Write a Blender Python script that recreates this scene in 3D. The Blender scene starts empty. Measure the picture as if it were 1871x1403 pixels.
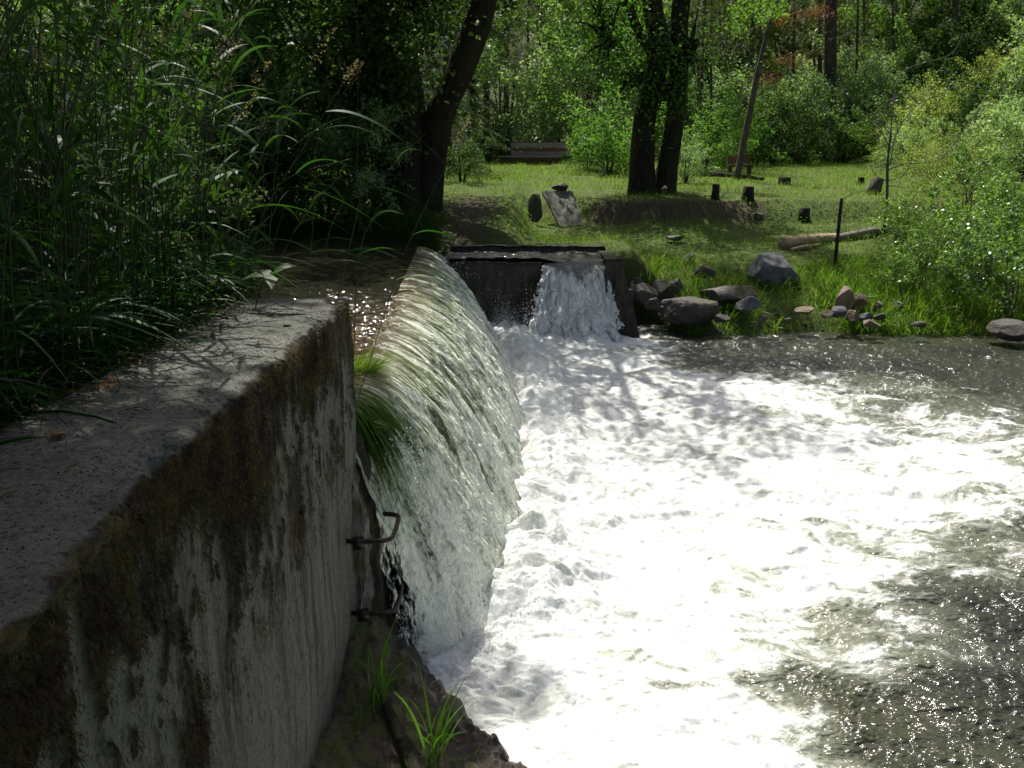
import bpy, math, random
import numpy as np
random.seed(7)
R = np.random.RandomState(11)
C = bpy.context.scene.collection
PI = math.pi
# ------------------------------------------------------------------ camera model
F, CX, CY, TH, CZ = 1557.0, 935.5, 701.5, math.radians(15.15), 2.85
CT, ST = math.cos(TH), math.sin(TH)
def at(u, v, Y):
    """world point at distance Y ahead of the camera for a direction of view"""
    a, b = (u - CX) / F, -(v - CY) / F
    zc = Y / (CT + b * ST)
    return np.array([a * zc, Y, CZ + b * zc * CT - zc * ST])
# ------------------------------------------------------------------ noise
def _h(i, j, k, s):
    n = (i * 374761393 + j * 668265263 + k * 2147483647 + s * 1274126177) & 0xffffffff
    n = ((n ^ (n >> 13)) * 1274126177) & 0xffffffff
    n = ((n ^ (n >> 16)) * 2246822519) & 0xffffffff
    return ((n ^ (n >> 15)) & 0xffff) / 65535.0
def vn(x, y, z=0.0, s=0):
    x, y, z = np.broadcast_arrays(np.asarray(x, float), np.asarray(y, float), np.asarray(z, float))
    i, j, k = np.floor(x).astype(np.int64), np.floor(y).astype(np.int64), np.floor(z).astype(np.int64)
    fx, fy, fz = x - i, y - j, z - k
    fx = fx * fx * fx * (fx * (fx * 6 - 15) + 10); fy = fy * fy * fy * (fy * (fy * 6 - 15) + 10); fz = fz * fz * (3 - 2 * fz)
    r = 0
    for a, wa in ((0, 1 - fx), (1, fx)):
        for b, wb in ((0, 1 - fy), (1, fy)):
            r = r + wa * wb * (_h(i + a, j + b, k, s) * (1 - fz) + _h(i + a, j + b, k + 1, s) * fz)
    return r
def fb(x, y, z=0.0, s=0, o=4, g=.5):
    r, a, t = 0, 1.0, 0
    for q in range(o):
        c, sn = math.cos(q * .7), math.sin(q * .7)
        r = r + a * vn((np.asarray(x) * c - np.asarray(y) * sn) * 2 ** q, (np.asarray(x) * sn + np.asarray(y) * c) * 2 ** q, np.asarray(z) * 2.0 ** q, s + q * 17)
        t += a; a *= g
    return r / t
def ss(a, b, x):
    t = np.clip((np.asarray(x, float) - a) / (b - a), 0, 1); return t * t * (3 - 2 * t)
def lerp(a, b, t): return a + (b - a) * t
# ------------------------------------------------------------------ objects
def tag(o, label=None, cat=None, group=None, kind=None):
    if label: o['label'] = label
    if cat: o['category'] = cat
    if group: o['group'] = group
    if kind: o['kind'] = kind
    return o
def thing(name, label, cat, loc=(0, 0, 0), group=None, rz=0.0):
    o = bpy.data.objects.new(name, None); C.objects.link(o)
    o.location = [float(q) for q in loc]; o.rotation_euler = (0, 0, rz); o.empty_display_size = .2
    return tag(o, label, cat, group)
def mesh(name, V, Fs, mat, smooth=True, attrs=None):
    V = np.ascontiguousarray(V, dtype=np.float32).reshape(-1, 3)
    Fs = [np.asarray(f, dtype=np.int32) for f in (Fs if isinstance(Fs, list) else [Fs])]
    Fs = [f for f in Fs if len(f)]
    me = bpy.data.meshes.new(name)
    me.vertices.add(len(V)); me.vertices.foreach_set('co', V.ravel())
    nl = sum(f.size for f in Fs); nf = sum(len(f) for f in Fs)
    me.loops.add(nl); me.polygons.add(nf)
    me.loops.foreach_set('vertex_index', np.concatenate([f.ravel() for f in Fs]))
    tot = np.concatenate([np.full(len(f), f.shape[1], np.int32) for f in Fs])
    st = np.concatenate([[0], np.cumsum(tot)[:-1]]).astype(np.int32)
    me.polygons.foreach_set('loop_start', st)
    me.polygons.foreach_set('loop_total', tot)
    me.polygons.foreach_set('use_smooth', np.full(nf, smooth, bool))
    me.update(calc_edges=True)
    for k, a in (attrs or {}).items():
        a = np.asarray(a, np.float32)
        if a.ndim == 1:
            at_ = me.attributes.new(k, 'FLOAT', 'POINT'); at_.data.foreach_set('value', a)
        else:
            at_ = me.attributes.new(k, 'FLOAT_VECTOR', 'POINT'); at_.data.foreach_set('vector', a.ravel())
    if mat: me.materials.append(mat)
    return me
def put(name, me, parent=None, loc=None):
    o = bpy.data.objects.new(name, me); C.objects.link(o)
    if parent: o.parent = parent
    if loc is not None: o.location = [float(q) for q in loc]
    return o
def copy_thing(root, loc, rz=0.0, sc=(1, 1, 1), label=None, cat=None, group=None):
    r = root.copy(); C.objects.link(r); r.location = [float(q) for q in loc]; r.rotation_euler = (0, 0, rz); r.scale = sc
    if label: r['label'] = label
    if cat: r['category'] = cat
    if group: r['group'] = group
    for ch in list(root.children):
        c = ch.copy(); C.objects.link(c); c.parent = r
        for g in list(ch.children):
            d = g.copy(); C.objects.link(d); d.parent = c
    return r
def gridf(n, m, off=0):
    i = np.arange(n - 1)[:, None] * m + np.arange(m - 1)[None, :]
    i = i.ravel() + off
    return np.stack([i, i + m, i + m + 1, i + 1], 1)
class Bag:
    def __init__(s): s.V = []; s.Q = []; s.T = []; s.n = 0; s.A = []
    def add(s, V, Q=None, T=None, a=None):
        V = np.asarray(V, float).reshape(-1, 3)
        if Q is not None and len(Q): s.Q.append(np.asarray(Q) + s.n)
        if T is not None and len(T): s.T.append(np.asarray(T) + s.n)
        s.V.append(V); s.n += len(V)
        if a is not None: s.A.append(np.asarray(a, float))
    def mesh(s, name, mat, smooth=True):
        fs = []
        if s.Q: fs.append(np.concatenate(s.Q))
        if s.T: fs.append(np.concatenate(s.T))
        return mesh(name, np.concatenate(s.V), fs, mat, smooth, {'a': np.concatenate(s.A)} if s.A else None)
def box(bag, c, d, rz=0.0, rx=0.0, ry=0.0, j=0.0):
    v = np.array([[x, y, z] for x in (-.5, .5) for y in (-.5, .5) for z in (-.5, .5)]) * np.array(d)
    if j: v += R.uniform(-j, j, v.shape)
    for ang, (a, b) in ((rx, (1, 2)), (ry, (2, 0)), (rz, (0, 1))):
        if ang:
            cc, sn = math.cos(ang), math.sin(ang); w = v.copy()
            v[:, a] = w[:, a] * cc - w[:, b] * sn; v[:, b] = w[:, a] * sn + w[:, b] * cc
    bag.add(v + np.array(c), [[0, 1, 3, 2], [4, 6, 7, 5], [0, 4, 5, 1], [2, 3, 7, 6], [0, 2, 6, 4], [1, 5, 7, 3]])
def unit(v): return v / (np.linalg.norm(v, axis=-1, keepdims=True) + 1e-9)
def tube(bag, P, r, n=8, cap=True, rough=0.0, seed=0):
    P = np.asarray(P, float); r = np.broadcast_to(np.asarray(r, float), (len(P),))
    T = unit(np.gradient(P, axis=0)); up = np.array([0, 0, 1.0]) if abs(T[0, 2]) < .9 else np.array([1.0, 0, 0])
    N = []; a = unit(np.cross(T[0], up))
    for t in T:
        a = unit(a - t * np.dot(a, t)); N.append(a)
    N = np.array(N); B = np.cross(T, N)
    an = np.arange(n) * 2 * PI / n
    rr = r[:, None] * np.ones(n)
    if rough:
        L = np.cumsum(np.r_[0, np.linalg.norm(np.diff(P, axis=0), axis=1)])
        rr = rr * (1 + rough * (fb(np.cos(an)[None] * 2 + seed, np.sin(an)[None] * 2 + L[:, None] * .6, L[:, None] * .5, seed, 3) - .5) * 2)
    V = P[:, None] + N[:, None] * (np.cos(an)[None, :, None] * rr[..., None]) + B[:, None] * (np.sin(an)[None, :, None] * rr[..., None])
    m = len(P); i = np.arange(m - 1)[:, None] * n; k = np.arange(n)[None]; k2 = (k + 1) % n
    Q = np.stack([i + k, i + k2, i + n + k2, i + n + k], -1).reshape(-1, 4)
    V = V.reshape(-1, 3); Tt = []
    if cap:
        V = np.vstack([V, P[0], P[-1]]); e = m * n
        for q in range(n):
            Tt.append([e, (q + 1) % n, q]); Tt.append([e + 1, (m - 1) * n + q, (m - 1) * n + (q + 1) % n])
    bag.add(V, Q, Tt)
def spline(pts, n):
    P = np.asarray(pts, float); k = len(P)
    if k == 2: return P[0] + (P[1] - P[0]) * np.linspace(0, 1, n)[:, None]
    E = np.vstack([2 * P[0] - P[1], P, 2 * P[-1] - P[-2]]); out = []
    for t in np.linspace(0, k - 1 - 1e-6, n):
        i = int(t); f = t - i; a, b, c, d = E[i:i + 4]
        out.append(.5 * ((2 * b) + (c - a) * f + (2 * a - 5 * b + 4 * c - d) * f * f + (3 * b - a - 3 * c + d) * f ** 3))
    return np.array(out)
def ribbons(B, D, L, W, droop, seg=5, fold=0.0, wind=(0, 0, 0)):
    """N tapering grass blades from points B along D, drooping under their weight"""
    B = np.asarray(B, float); n = len(B); D = unit(np.asarray(D, float))
    L = np.broadcast_to(L, (n,))[:, None, None]; W = np.broadcast_to(W, (n,))[:, None, None]; droop = np.broadcast_to(droop, (n,))[:, None, None]
    s = np.linspace(0, 1, seg + 1)[None, :, None]
    H = D.copy(); H[:, 2] = 0; H = unit(H + 1e-5)
    P = B[:, None] + D[:, None] * L * s + (np.array([0, 0, -1.0]) * .75 + H[:, None] * .25) * droop * L * s ** 2 + np.array(wind) * L * s ** 2
    side = unit(np.cross(D, np.array([0, 0, 1.0])) + R.normal(0, .35, (n, 3)))
    w = W * .5 * np.minimum(1, .35 + 3 * s) * (1 - s ** 2.2)
    w = np.maximum(w, W * .02)
    V = np.stack([P - side[:, None] * w, P + side[:, None] * w], 2).reshape(-1, 3)
    m = (seg + 1) * 2
    i = (np.arange(n) * m)[:, None] + (np.arange(seg) * 2)[None]
    i = i.ravel(); Q = np.stack([i, i + 1, i + 3, i + 2], 1)
    return V, Q
def leaves(P, size, up=.5, shape='leaf', N=None):
    """N leaves (a folded rhombus each) around points P"""
    n = len(P); size = np.broadcast_to(size, (n,))[:, None]
    nor = unit(R.normal(0, 1, (n, 3)) + np.array([0, 0, 1.0]) * up * 2) if N is None else unit(N + R.normal(0, .5, (n, 3)))
    d = unit(np.cross(nor, R.normal(0, 1, (n, 3)))); s = np.cross(nor, d)
    wd = {'leaf': .34, 'needle': .07, 'broad': .5}[shape]
    a = P; b = P + d * size; c1 = P + d * size * .45 + s * size * wd + nor * size * .1; c2 = P + d * size * .45 - s * size * wd + nor * size * .1
    V = np.stack([a, c1, b, c2], 1).reshape(-1, 3); i = np.arange(n) * 4
    if shape == 'needle': return V, np.stack([i, i + 1, i + 2, i + 3], 1), None
    return V, None, np.concatenate([np.stack([i, i + 1, i + 2], 1), np.stack([i, i + 2, i + 3], 1)])
# ------------------------------------------------------------------ materials
class M:
    def __init__(s, name):
        s.m = bpy.data.materials.new(name); s.m.use_nodes = True; s.t = s.m.node_tree; s.t.nodes.clear()
        s.out = s.n('ShaderNodeOutputMaterial')
    def n(s, ty, **kw):
        x = s.t.nodes.new(ty)
        for k, v in kw.items(): setattr(x, k, v)
        return x
    def l(s, a, b): s.t.links.new(a, b)
    def set(s, sock, v):
        if isinstance(v, bpy.types.NodeSocket): s.l(v, sock)
        elif v is not None: sock.default_value = v
    def coord(s, kind='Object', scale=(1, 1, 1), rot=(0, 0, 0)):
        c = s.n('ShaderNodeTexCoord'); mp = s.n('ShaderNodeMapping'); s.l(c.outputs[kind], mp.inputs[0])
        mp.inputs['Scale'].default_value = scale; mp.inputs['Rotation'].default_value = rot
        return mp.outputs[0]
    def attr(s, name, out='Fac'):
        a = s.n('ShaderNodeAttribute', attribute_name=name); return a.outputs[out]
    def scale(s, v, k):
        mp = s.n('ShaderNodeMapping'); s.l(v, mp.inputs[0]); mp.inputs['Scale'].default_value = k; return mp.outputs[0]
    def noise(s, vec, scale, detail=4, rough=.55, dist=0.0, out='Fac'):
        x = s.n('ShaderNodeTexNoise'); s.set(x.inputs['Vector'], vec)
        x.inputs['Scale'].default_value = scale; x.inputs['Detail'].default_value = detail; x.inputs['Roughness'].default_value = rough; x.inputs['Distortion'].default_value = dist
        return x.outputs[out]
    def voro(s, vec, scale, out='Distance', feature='F1'):
        x = s.n('ShaderNodeTexVoronoi', feature=feature); s.set(x.inputs['Vector'], vec); x.inputs['Scale'].default_value = scale; return x.outputs[out]
    def ramp(s, fac, stops, interp='LINEAR'):
        r = s.n('ShaderNodeValToRGB'); s.set(r.inputs[0], fac); e = r.color_ramp.elements; r.color_ramp.interpolation = interp
        while len(e) < len(stops): e.new(.5)
        for q, (p, c) in zip(e, stops):
            q.position = p; q.color = (c, c, c, 1) if isinstance(c, (int, float)) else (*c, 1)
        return r.outputs[0]
    def mix(s, f, a, b, blend='MIX'):
        x = s.n('ShaderNodeMix', data_type='RGBA', blend_type=blend)
        s.set(x.inputs[0], f)
        for k, v in ((6, a), (7, b)): s.set(x.inputs[k], v if isinstance(v, bpy.types.NodeSocket) else (*v, 1))
        return x.outputs[2]
    def math(s, op, a, b=0.0, c=0.0, clamp=False):
        x = s.n('ShaderNodeMath', operation=op, use_clamp=clamp); s.set(x.inputs[0], a); s.set(x.inputs[1], b); s.set(x.inputs[2], c); return x.outputs[0]
    def bump(s, h, strength=.5, dist=.01, normal=None):
        b = s.n('ShaderNodeBump'); b.inputs['Strength'].default_value = strength; b.inputs['Distance'].default_value = dist
        s.l(h, b.inputs['Height']); s.set(b.inputs['Normal'], normal); return b.outputs[0]
    def bsdf(s, col, rough=.6, spec=.5, normal=None, **kw):
        p = s.n('ShaderNodeBsdfPrincipled'); s.set(p.inputs['Base Color'], col if isinstance(col, bpy.types.NodeSocket) else (*col, 1))
        s.set(p.inputs['Roughness'], rough); s.set(p.inputs['Specular IOR Level'], spec); s.set(p.inputs['Normal'], normal)
        for k, v in kw.items(): s.set(p.inputs[k.replace('_', ' ')], v)
        return p.outputs[0]
    def shmix(s, f, a, b):
        x = s.n('ShaderNodeMixShader'); s.set(x.inputs[0], f); s.l(a, x.inputs[1]); s.l(b, x.inputs[2]); return x.outputs[0]
    def done(s, sh): s.l(sh, s.out.inputs[0]); return s.m
def foliage(name, c1, c2, c3=None, trans=.4, rough=.45, spec=.4, tcol=None):
    m = M(name); g = m.n('ShaderNodeNewGeometry')
    st = [(0, c1), (.55, c2), (1, c3 or c2)]
    f = g.outputs['Random Per Island']
    ob = m.n('ShaderNodeObjectInfo')
    col = m.ramp(f, st)
    hs = m.n('ShaderNodeHueSaturation'); m.l(col, hs.inputs['Color'])
    m.l(m.math('MULTIPLY_ADD', ob.outputs['Random'], .5, .75), hs.inputs['Value']); m.l(m.math('MULTIPLY_ADD', ob.outputs['Random'], -.03, .515), hs.inputs['Hue'])
    col = hs.outputs[0]
    p = m.bsdf(col, rough, spec)
    t = m.n('ShaderNodeBsdfTranslucent')
    m.l(m.mix(1.0, col, tcol or (1.4, 1.55, .65), 'MULTIPLY'), t.inputs[0])
    return m.done(m.shmix(trans, p, t.outputs[0]))
def bark(name, a, b, moss=(.05, .06, .015), mossy=.4, vs=(1, 1, .25), sc=14):
    m = M(name); v = m.coord('Object', vs); n = m.noise(v, sc, 6, .65); n2 = m.noise(m.coord(), 1.6, 4)
    col = m.mix(m.ramp(n, [(.35, 0.0), (.65, 1.0)]), a, b)
    col = m.mix(m.ramp(n2, [(.5 - mossy * .2, 0.0), (.75 - mossy * .2, mossy)]), col, moss)
    return m.done(m.bsdf(col, .9, .2, m.bump(n, 1.0, .03)))
def rock_mat(name, a, b, moss=None, wet=.0, sc=6):
    m = M(name); v = m.coord(); n = m.noise(v, sc, 8, .62); n2 = m.noise(v, sc * 5, 6, .7); ob = m.n('ShaderNodeObjectInfo')
    col = m.mix(m.ramp(n, [(.3, 0.0), (.7, 1.0)]), a, b)
    col = m.mix(m.ramp(n2, [(.55, 0.0), (.75, .5)]), col, tuple(q * .4 for q in a))
    if moss: col = m.mix(m.ramp(m.noise(v, sc * .7, 5, .6), [(.5, 0.0), (.6, .85)]), col, moss)
    hs = m.n('ShaderNodeHueSaturation'); m.l(col, hs.inputs['Color']); m.l(m.math('MULTIPLY_ADD', ob.outputs['Random'], .5, .75), hs.inputs['Value'])
    return m.done(m.bsdf(hs.outputs[0], lerp(.75, .25, wet), .5, m.bump(m.math('ADD', n, m.math('MULTIPLY', n2, .4)), .8, .04)))

MT = {}
MT['reed'] = foliage('reed_leaf', (.011, .038, .006), (.024, .075, .01), (.045, .11, .016), .32, .5, .18)
MT['reed_stem'] = foliage('reed_stem', (.03, .05, .012), (.04, .06, .018), (.07, .07, .025), .15, .45, .4)
MT['reed_dry'] = foliage('dry_grass', (.09, .06, .025), (.16, .11, .05), (.1, .09, .04), .2, .6, .2)
MT['seed'] = foliage('seed_head', (.2, .18, .08), (.3, .27, .13), (.25, .2, .1), .35, .7, .2, (1.2, 1.1, .7))
MT['grass'] = foliage('meadow_grass', (.09, .17, .018), (.15, .26, .03), (.28, .29, .08), .5, .5, .35)
MT['shore'] = foliage('shore_grass', (.06, .14, .016), (.1, .22, .024), (.2, .24, .05), .5, .4, .45)
MT['leafbright'] = foliage('maple_leaves', (.07, .15, .028), (.11, .21, .04), (.17, .28, .07), .55, .5, .25)
MT['leafpale'] = foliage('willow_leaves', (.12, .2, .09), (.2, .29, .14), (.28, .37, .21), .5, .45, .4)
MT['leafdark'] = foliage('alder_leaves', (.025, .055, .014), (.045, .09, .022), (.08, .135, .035), .45, .5, .25)
MT['leafshrub'] = foliage('shrub_leaves', (.09, .17, .04), (.15, .25, .065), (.24, .34, .12), .5, .33, .6)
MT['hillshrub'] = foliage('hill_shrub_leaves', (.12, .17, .04), (.19, .25, .065), (.26, .28, .1), .5, .45, .4)
MT['needle'] = foliage('fir_needles', (.025, .055, .02), (.045, .085, .028), (.07, .11, .04), .35, .5, .3)
MT['needle2'] = foliage('pine_needles', (.08, .1, .035), (.125, .15, .05), (.17, .19, .075), .3, .5, .3)
MT['orange'] = foliage('dead_needles', (.24, .11, .04), (.36, .17, .06), (.42, .22, .09), .3, .6, .2, (1.3, .9, .6))
MT['bark'] = bark('mossy_bark', (.014, .011, .008), (.042, .035, .027))
MT['barkgrey'] = bark('grey_bark', (.06, .05, .04), (.15, .13, .11), mossy=.15)
MT['barkpine'] = bark('pine_bark', (.035, .027, .022), (.12, .095, .08), mossy=.05, sc=10)
MT['twig'] = bark('bare_twig', (.12, .11, .09), (.28, .26, .23), mossy=.1)
MT['stone'] = rock_mat('grey_boulder', (.04, .042, .046), (.15, .155, .165))
MT['stone2'] = rock_mat('brown_boulder', (.045, .038, .035), (.13, .11, .1), (.06, .06, .015))
MT['stone3'] = rock_mat('tan_boulder', (.13, .085, .06), (.27, .2, .155), (.08, .08, .02))
MT['wetstone'] = rock_mat('wet_stone', (.025, .022, .02), (.07, .06, .055), None, .9)
# ------------------------------------------------------------------ terrain
def gz(X, Y):
    X = np.asarray(X, float); Y = np.asarray(Y, float)
    w = (fb(X * .25, Y * .25, 0, 3, 3) - .5)
    Yr = Y + w * 1.6
    a = np.interp(Yr, [0, 11.2, 12.2, 12.9, 14, 16, 18.4, 18.95, 20.5, 24, 30, 38, 46, 58, 80, 120, 200], [-.9, -.7, -.05, .42, .66, 1.1, 1.42, 1.86, 1.95, 2.05, 2.22, 2.45, 3.1, 6.5, 15, 32, 60])
    b = np.interp(Yr, [0, 12.4, 13.6, 14.2, 15, 17, 19.5, 21, 24, 30, 38, 46, 58, 80, 120, 200], [.7, .8, 1.2, 1.55, 1.72, 1.95, 2.18, 2.15, 2.15, 2.25, 2.45, 3.2, 6.5, 15, 32, 60])
    step = ss(1.9, 2.6, X + ss(13.5, 17, Y) * .6) * ss(17, 13, Y) + ss(-.1, .6, X) * ss(13.6, 17, Y)
    z = lerp(b, a, step)
    low = ss(-1.28, -1.16, X) * ss(13.85, 13.6, Y) * (1 - ss(1.95, 2.75, X) * ss(11.9, 12.6, Y))
    z = lerp(z, -.9, low)
    # the reed bank behind the wall
    ext = 4.2 * ss(-2.2, -3.4, X)
    bank = ss(-1.15, -1.35, X) * ss(5.6 + ext, 4.6 + ext, Y + .5 * w) + ss(-9, -12, X) * 0
    z = lerp(z, 1.98 + .25 * w + .06 * np.maximum(0, -X - 1.5), np.clip(bank, 0, 1))
    # river bed below the weir
    bed = ss(-1.9, -1.2, X) * ss(5.2, 4.2, Y) * 0
    hill = np.maximum(0, X - 6.6 - .2 * Y) ** 1.15 * .36 * ss(11.5, 15, Y) * ss(200, 60, Y)
    left = np.maximum(0, -X - 12) * .25 * ss(12, 20, Y)
    return z + hill + left + (fb(X * .9, Y * .9, 0, 5, 4) - .5) * .16 * ss(12.5, 14, Y) + (fb(X * .12, Y * .12, 0, 8, 3) - .5) * np.clip((Y - 40) * .12, 0, 4)
def gp(X, Y, dz=0.0): return np.array([X, Y, float(gz(X, Y)) + dz])
xs = np.unique(np.concatenate([np.linspace(-140, -14, 50), np.linspace(-14, 18, 330), np.linspace(18, 150, 60)]))
ys = np.unique(np.concatenate([np.linspace(-12, 4, 30), np.linspace(4, 24, 260), np.linspace(24, 50, 110), np.linspace(50, 200, 70)]))
GX, GY = np.meshgrid(xs, ys, indexing='ij'); GZ = gz(GX, GY)
cut = ss(17.8, 18.5, GY) * ss(19.1, 18.7, GY) * ss(1.2, 2.2, GX) * ss(6.5, 4.5, GX) * .8
dirtpatch = np.exp(-(((GX + .75) / .85) ** 2 + ((GY - 16.0) / 2.6) ** 2))
m = M('ground_soil')
v = m.coord(); n1 = m.noise(v, .35, 5, .6); n2 = m.noise(v, 3.0, 6, .65); n3 = m.noise(v, 22, 5, .7)
grs = m.mix(m.ramp(n2, [(.3, 0.0), (.7, 1.0)]), (.05, .085, .015), (.13, .16, .045))
soil = m.mix(m.ramp(n3, [(.3, 0.0), (.7, 1.0)]), (.035, .027, .016), (.12, .098, .062))
d = m.math('ADD', m.attr('dirt'), m.math('MULTIPLY_ADD', n1, .8, -.45), clamp=True)
col = m.mix(m.ramp(m.math('MULTIPLY_ADD', m.math('SUBTRACT', n2, .5), .7, d), [(.35, 0.0), (.6, 1.0)]), grs, soil)
ground = tag(put('ground', mesh('ground', np.stack([GX, GY, GZ], -1), gridf(len(xs), len(ys)),
    m.done(m.bsdf(col, .9, .2, m.bump(m.math('ADD', n2, n3), .8, .08))), True,
    {'dirt': np.clip(cut * 1.3 + dirtpatch * .75 + ss(46, 60, GY) * .6, 0, 1).ravel()})), kind='structure')
# ------------------------------------------------------------------ pool below the weir
def zp0(X, Y): return .2 * ss(5, 12, Y)
def foamf(X, Y):
    """how much air is in the water (0 still .. 1 white)"""
    wx = X + (fb(X * .7, Y * 1.1, 0, 21, 3) - .5) * 1.6; wy = Y + (fb(X * .6, Y * 1.0, 4, 22, 3) - .5) * 1.2
    wx = wx + (fb(X * 2.4, Y * 3, 0, 24, 3) - .5) * .4; wy = wy + (fb(X * 2.4, Y * 3, 2, 25, 3) - .5) * .4
    f = ss(4.4, .6, wx - .42 * (wy - 5.0))                             # from the curtain outwards
    main = np.exp(-((wy - (7.5 - .02 * wx)) / 2.2) ** 2) * 1.05        # tongue of white water
    f = np.maximum(f * .9, main * (.55 + .45 * ss(5.5, 2.0, wx)))
    tongue = np.exp(-((wy - (5.35 + .06 * wx)) / .5) ** 2) * ss(5, 2, wx)
    f = np.maximum(f, tongue * .85)
    f = f * (1 - ss(4.75, 3.9, wy + .12 * wx) * ss(.7, 1.5, wx))       # calmer lobe close by
    f = f * (1 - .93 * ss(9.7, 11.3, wy - ss(3.2, .4, wx) * 1.7))    # calm far margin
    sp = np.exp(-(((X - .9) / 1.35) ** 2 + ((Y - 12.2) / 1.3) ** 2))    # boil below the notch
    f = np.maximum(f, sp * 1.1)
    f = f * (1 - .75 * np.exp(-(((wx - 4.6) / .9) ** 2 + ((wy - 6.2) / .75) ** 2)))
    return np.clip(f, 0, 1)
def toe(Y): return np.interp(Y, [3.6, 4.1, 4.3, 4.42, 4.7, 5.1, 6, 7, 8.5, 10, 11.5, 12.9], [-.15, -.2, -.62, -.44, -.18, .0, .12, .2, .2, .1, -.1, -.35])
u_ = np.linspace(0, 1, 900); w_ = np.linspace(0, 1, 760)
py = 2.2 * (13.4 / 2.2) ** u_                                     # finer near the camera
PX = (-1.3 + w_[None, :] ** 1.15 * (2.2 + .98 * py[:, None])) ; PY = np.repeat(py[:, None], len(w_), 1)
fo = foamf(PX, PY)
dist_toe = PX - toe(PY)
turb = np.clip(.5 + fo * .35, 0, 1.3)
boil = np.exp(-(np.abs(dist_toe - .1 - .25 * (fb(PX * 2, PY * 2, 0, 34, 2) - .5)) / .42) ** 1.8) * ss(13.2, 12.4, PY) * ss(3.7, 4.4, PY)
sp = np.exp(-(((PX - .9) / .75) ** 2 + ((PY - 12.15) / .45) ** 2))
wx, wy = PX + fb(PX * 2, PY * 2, 0, 40, 3) * .35, PY + fb(PX * 2, PY * 2, 0, 41, 3) * .35
PZ = zp0(PX, PY) + (fb(wx * 1.1, wy * 1.8, 0, 30, 3) - .5) * .2 * turb * ss(12.6, 10.5, PY) + (fb(wx * 4, wy * 7, 0, 31, 4, .55) - .5) * .10 * turb + (fb(wx * 20, wy * 30, 0, 33, 3, .5) - .5) * (.034 - .014 * fo)
bl = np.abs(fb(wx * 5, wy * 6, 0, 35, 4) - .5)
def billow(x, y, sd): return np.abs(2 * fb(x, y, 0, sd, 2, .4) - 1)
tb = np.clip(boil + .22 * fo, 0, 1)
PZ += boil * ss(4.3, 5.6, PY) * (.13 + .12 * ss(.35, .7, fb(PX * 1.6, PY * 3, 0, 38, 3))) + tb * (billow(wx * 4.5, wy * 5.5, 35) * .11 - .02 + billow(wx * 12, wy * 14, 36) * .035 + billow(wx * 30, wy * 36, 37) * .016) + sp * (.12 + (fb(PX * 6, PY * 6, 0, 37, 3) - .5) * .25)
m = M('white_water')
v = m.coord()
wrp = m.noise(v, 1.3, 3, .5, 0, 'Color'); vv = m.n('ShaderNodeMix', data_type='VECTOR'); 
m.set(vv.inputs[0], .45); m.l(v, vv.inputs[4]); m.l(wrp, vv.inputs[5]); vw = vv.outputs[1]
vf = m.scale(vw, (1.0, 2.0, 1))
f = m.attr('foam')
n1 = m.noise(vf, 3.2, 6, .62, .6); n2 = m.noise(vf, 14, 6, .7, .8); n3 = m.noise(v, 90, 3, .6); vo = m.voro(vf, 9, 'Distance')
s_ = m.math('ADD', m.math('MULTIPLY_ADD', n1, 1.5, -.75), m.math('MULTIPLY_ADD', n2, .9, -.45))
s_ = m.math('ADD', s_, m.math('MULTIPLY_ADD', n3, .35, -.17))
fm = m.math('MULTIPLY_ADD', f, 1.75, m.math('MULTIPLY_ADD', s_, 1.9, -.55))
fmask = m.ramp(fm, [(.12, 0.0), (.42, .45), (.8, 1.0)])
deep = m.mix(m.ramp(m.noise(v, .8, 4), [(.35, 0.0), (.65, 1.0)]), (.024, .026, .02), (.052, .055, .032))
aer = m.mix(m.ramp(f, [(.2, 0.0), (.9, 1.0)]), deep, (.32, .34, .25))
wv = m.n('ShaderNodeMix', data_type='VECTOR'); m.set(wv.inputs[0], .12); m.l(vf, wv.inputs[4]); m.l(m.noise(vf, 5, 4, .6, 0, 'Color'), wv.inputs[5])
web = m.ramp(m.voro(wv.outputs[1], 4.2, 'Distance', 'DISTANCE_TO_EDGE'), [(0, 1.0), (.14, 0.0)])
fm = m.math('MULTIPLY_ADD', m.math('MULTIPLY', web, m.ramp(f, [(.02, 0.0), (.3, 1.0)])), .32, fm)
fmask = m.ramp(fm, [(.16, 0.0), (.4, .4), (.78, 1.0)])
col = m.mix(fmask, aer, m.mix(m.ramp(n1, [(.35, 0.0), (.7, 1.0)]), (.58, .6, .54), (.83, .84, .83)))
grain = m.noise(v, 130, 2, .6)
col = m.mix(m.math('MULTIPLY', m.ramp(grain, [(.35, 1.0), (.5, 0.0)]), .3), col, (.3, .32, .3))
hf = m.math('ADD', m.math('MULTIPLY', m.noise(vf, 24, 5, .6, .5), .5), m.math('ADD', m.math('MULTIPLY', grain, .2), m.math('MULTIPLY', m.voro(m.scale(vw, (1, 1.5, 1)), 26), -.5)))
hw = m.math('ADD', m.noise(m.scale(v, (1, 2.2, 1)), 9, 2, .5, .6), m.math('MULTIPLY', m.noise(m.scale(v, (1, 2.4, 1)), 30, 1, .5), .45))
sh = m.shmix(fmask, m.bsdf(aer, .15, .5, m.bump(hw, 1.0, .026)), m.bsdf(col, .55, .3, m.bump(hf, .5, .03)))
pool = tag(put('pool_water', mesh('pool_water', np.stack([PX, PY, PZ], -1), gridf(900, 760), m.done(sh), True, {'foam': np.clip(fo + boil * .6, 0, 1).ravel()})), kind='structure')
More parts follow.
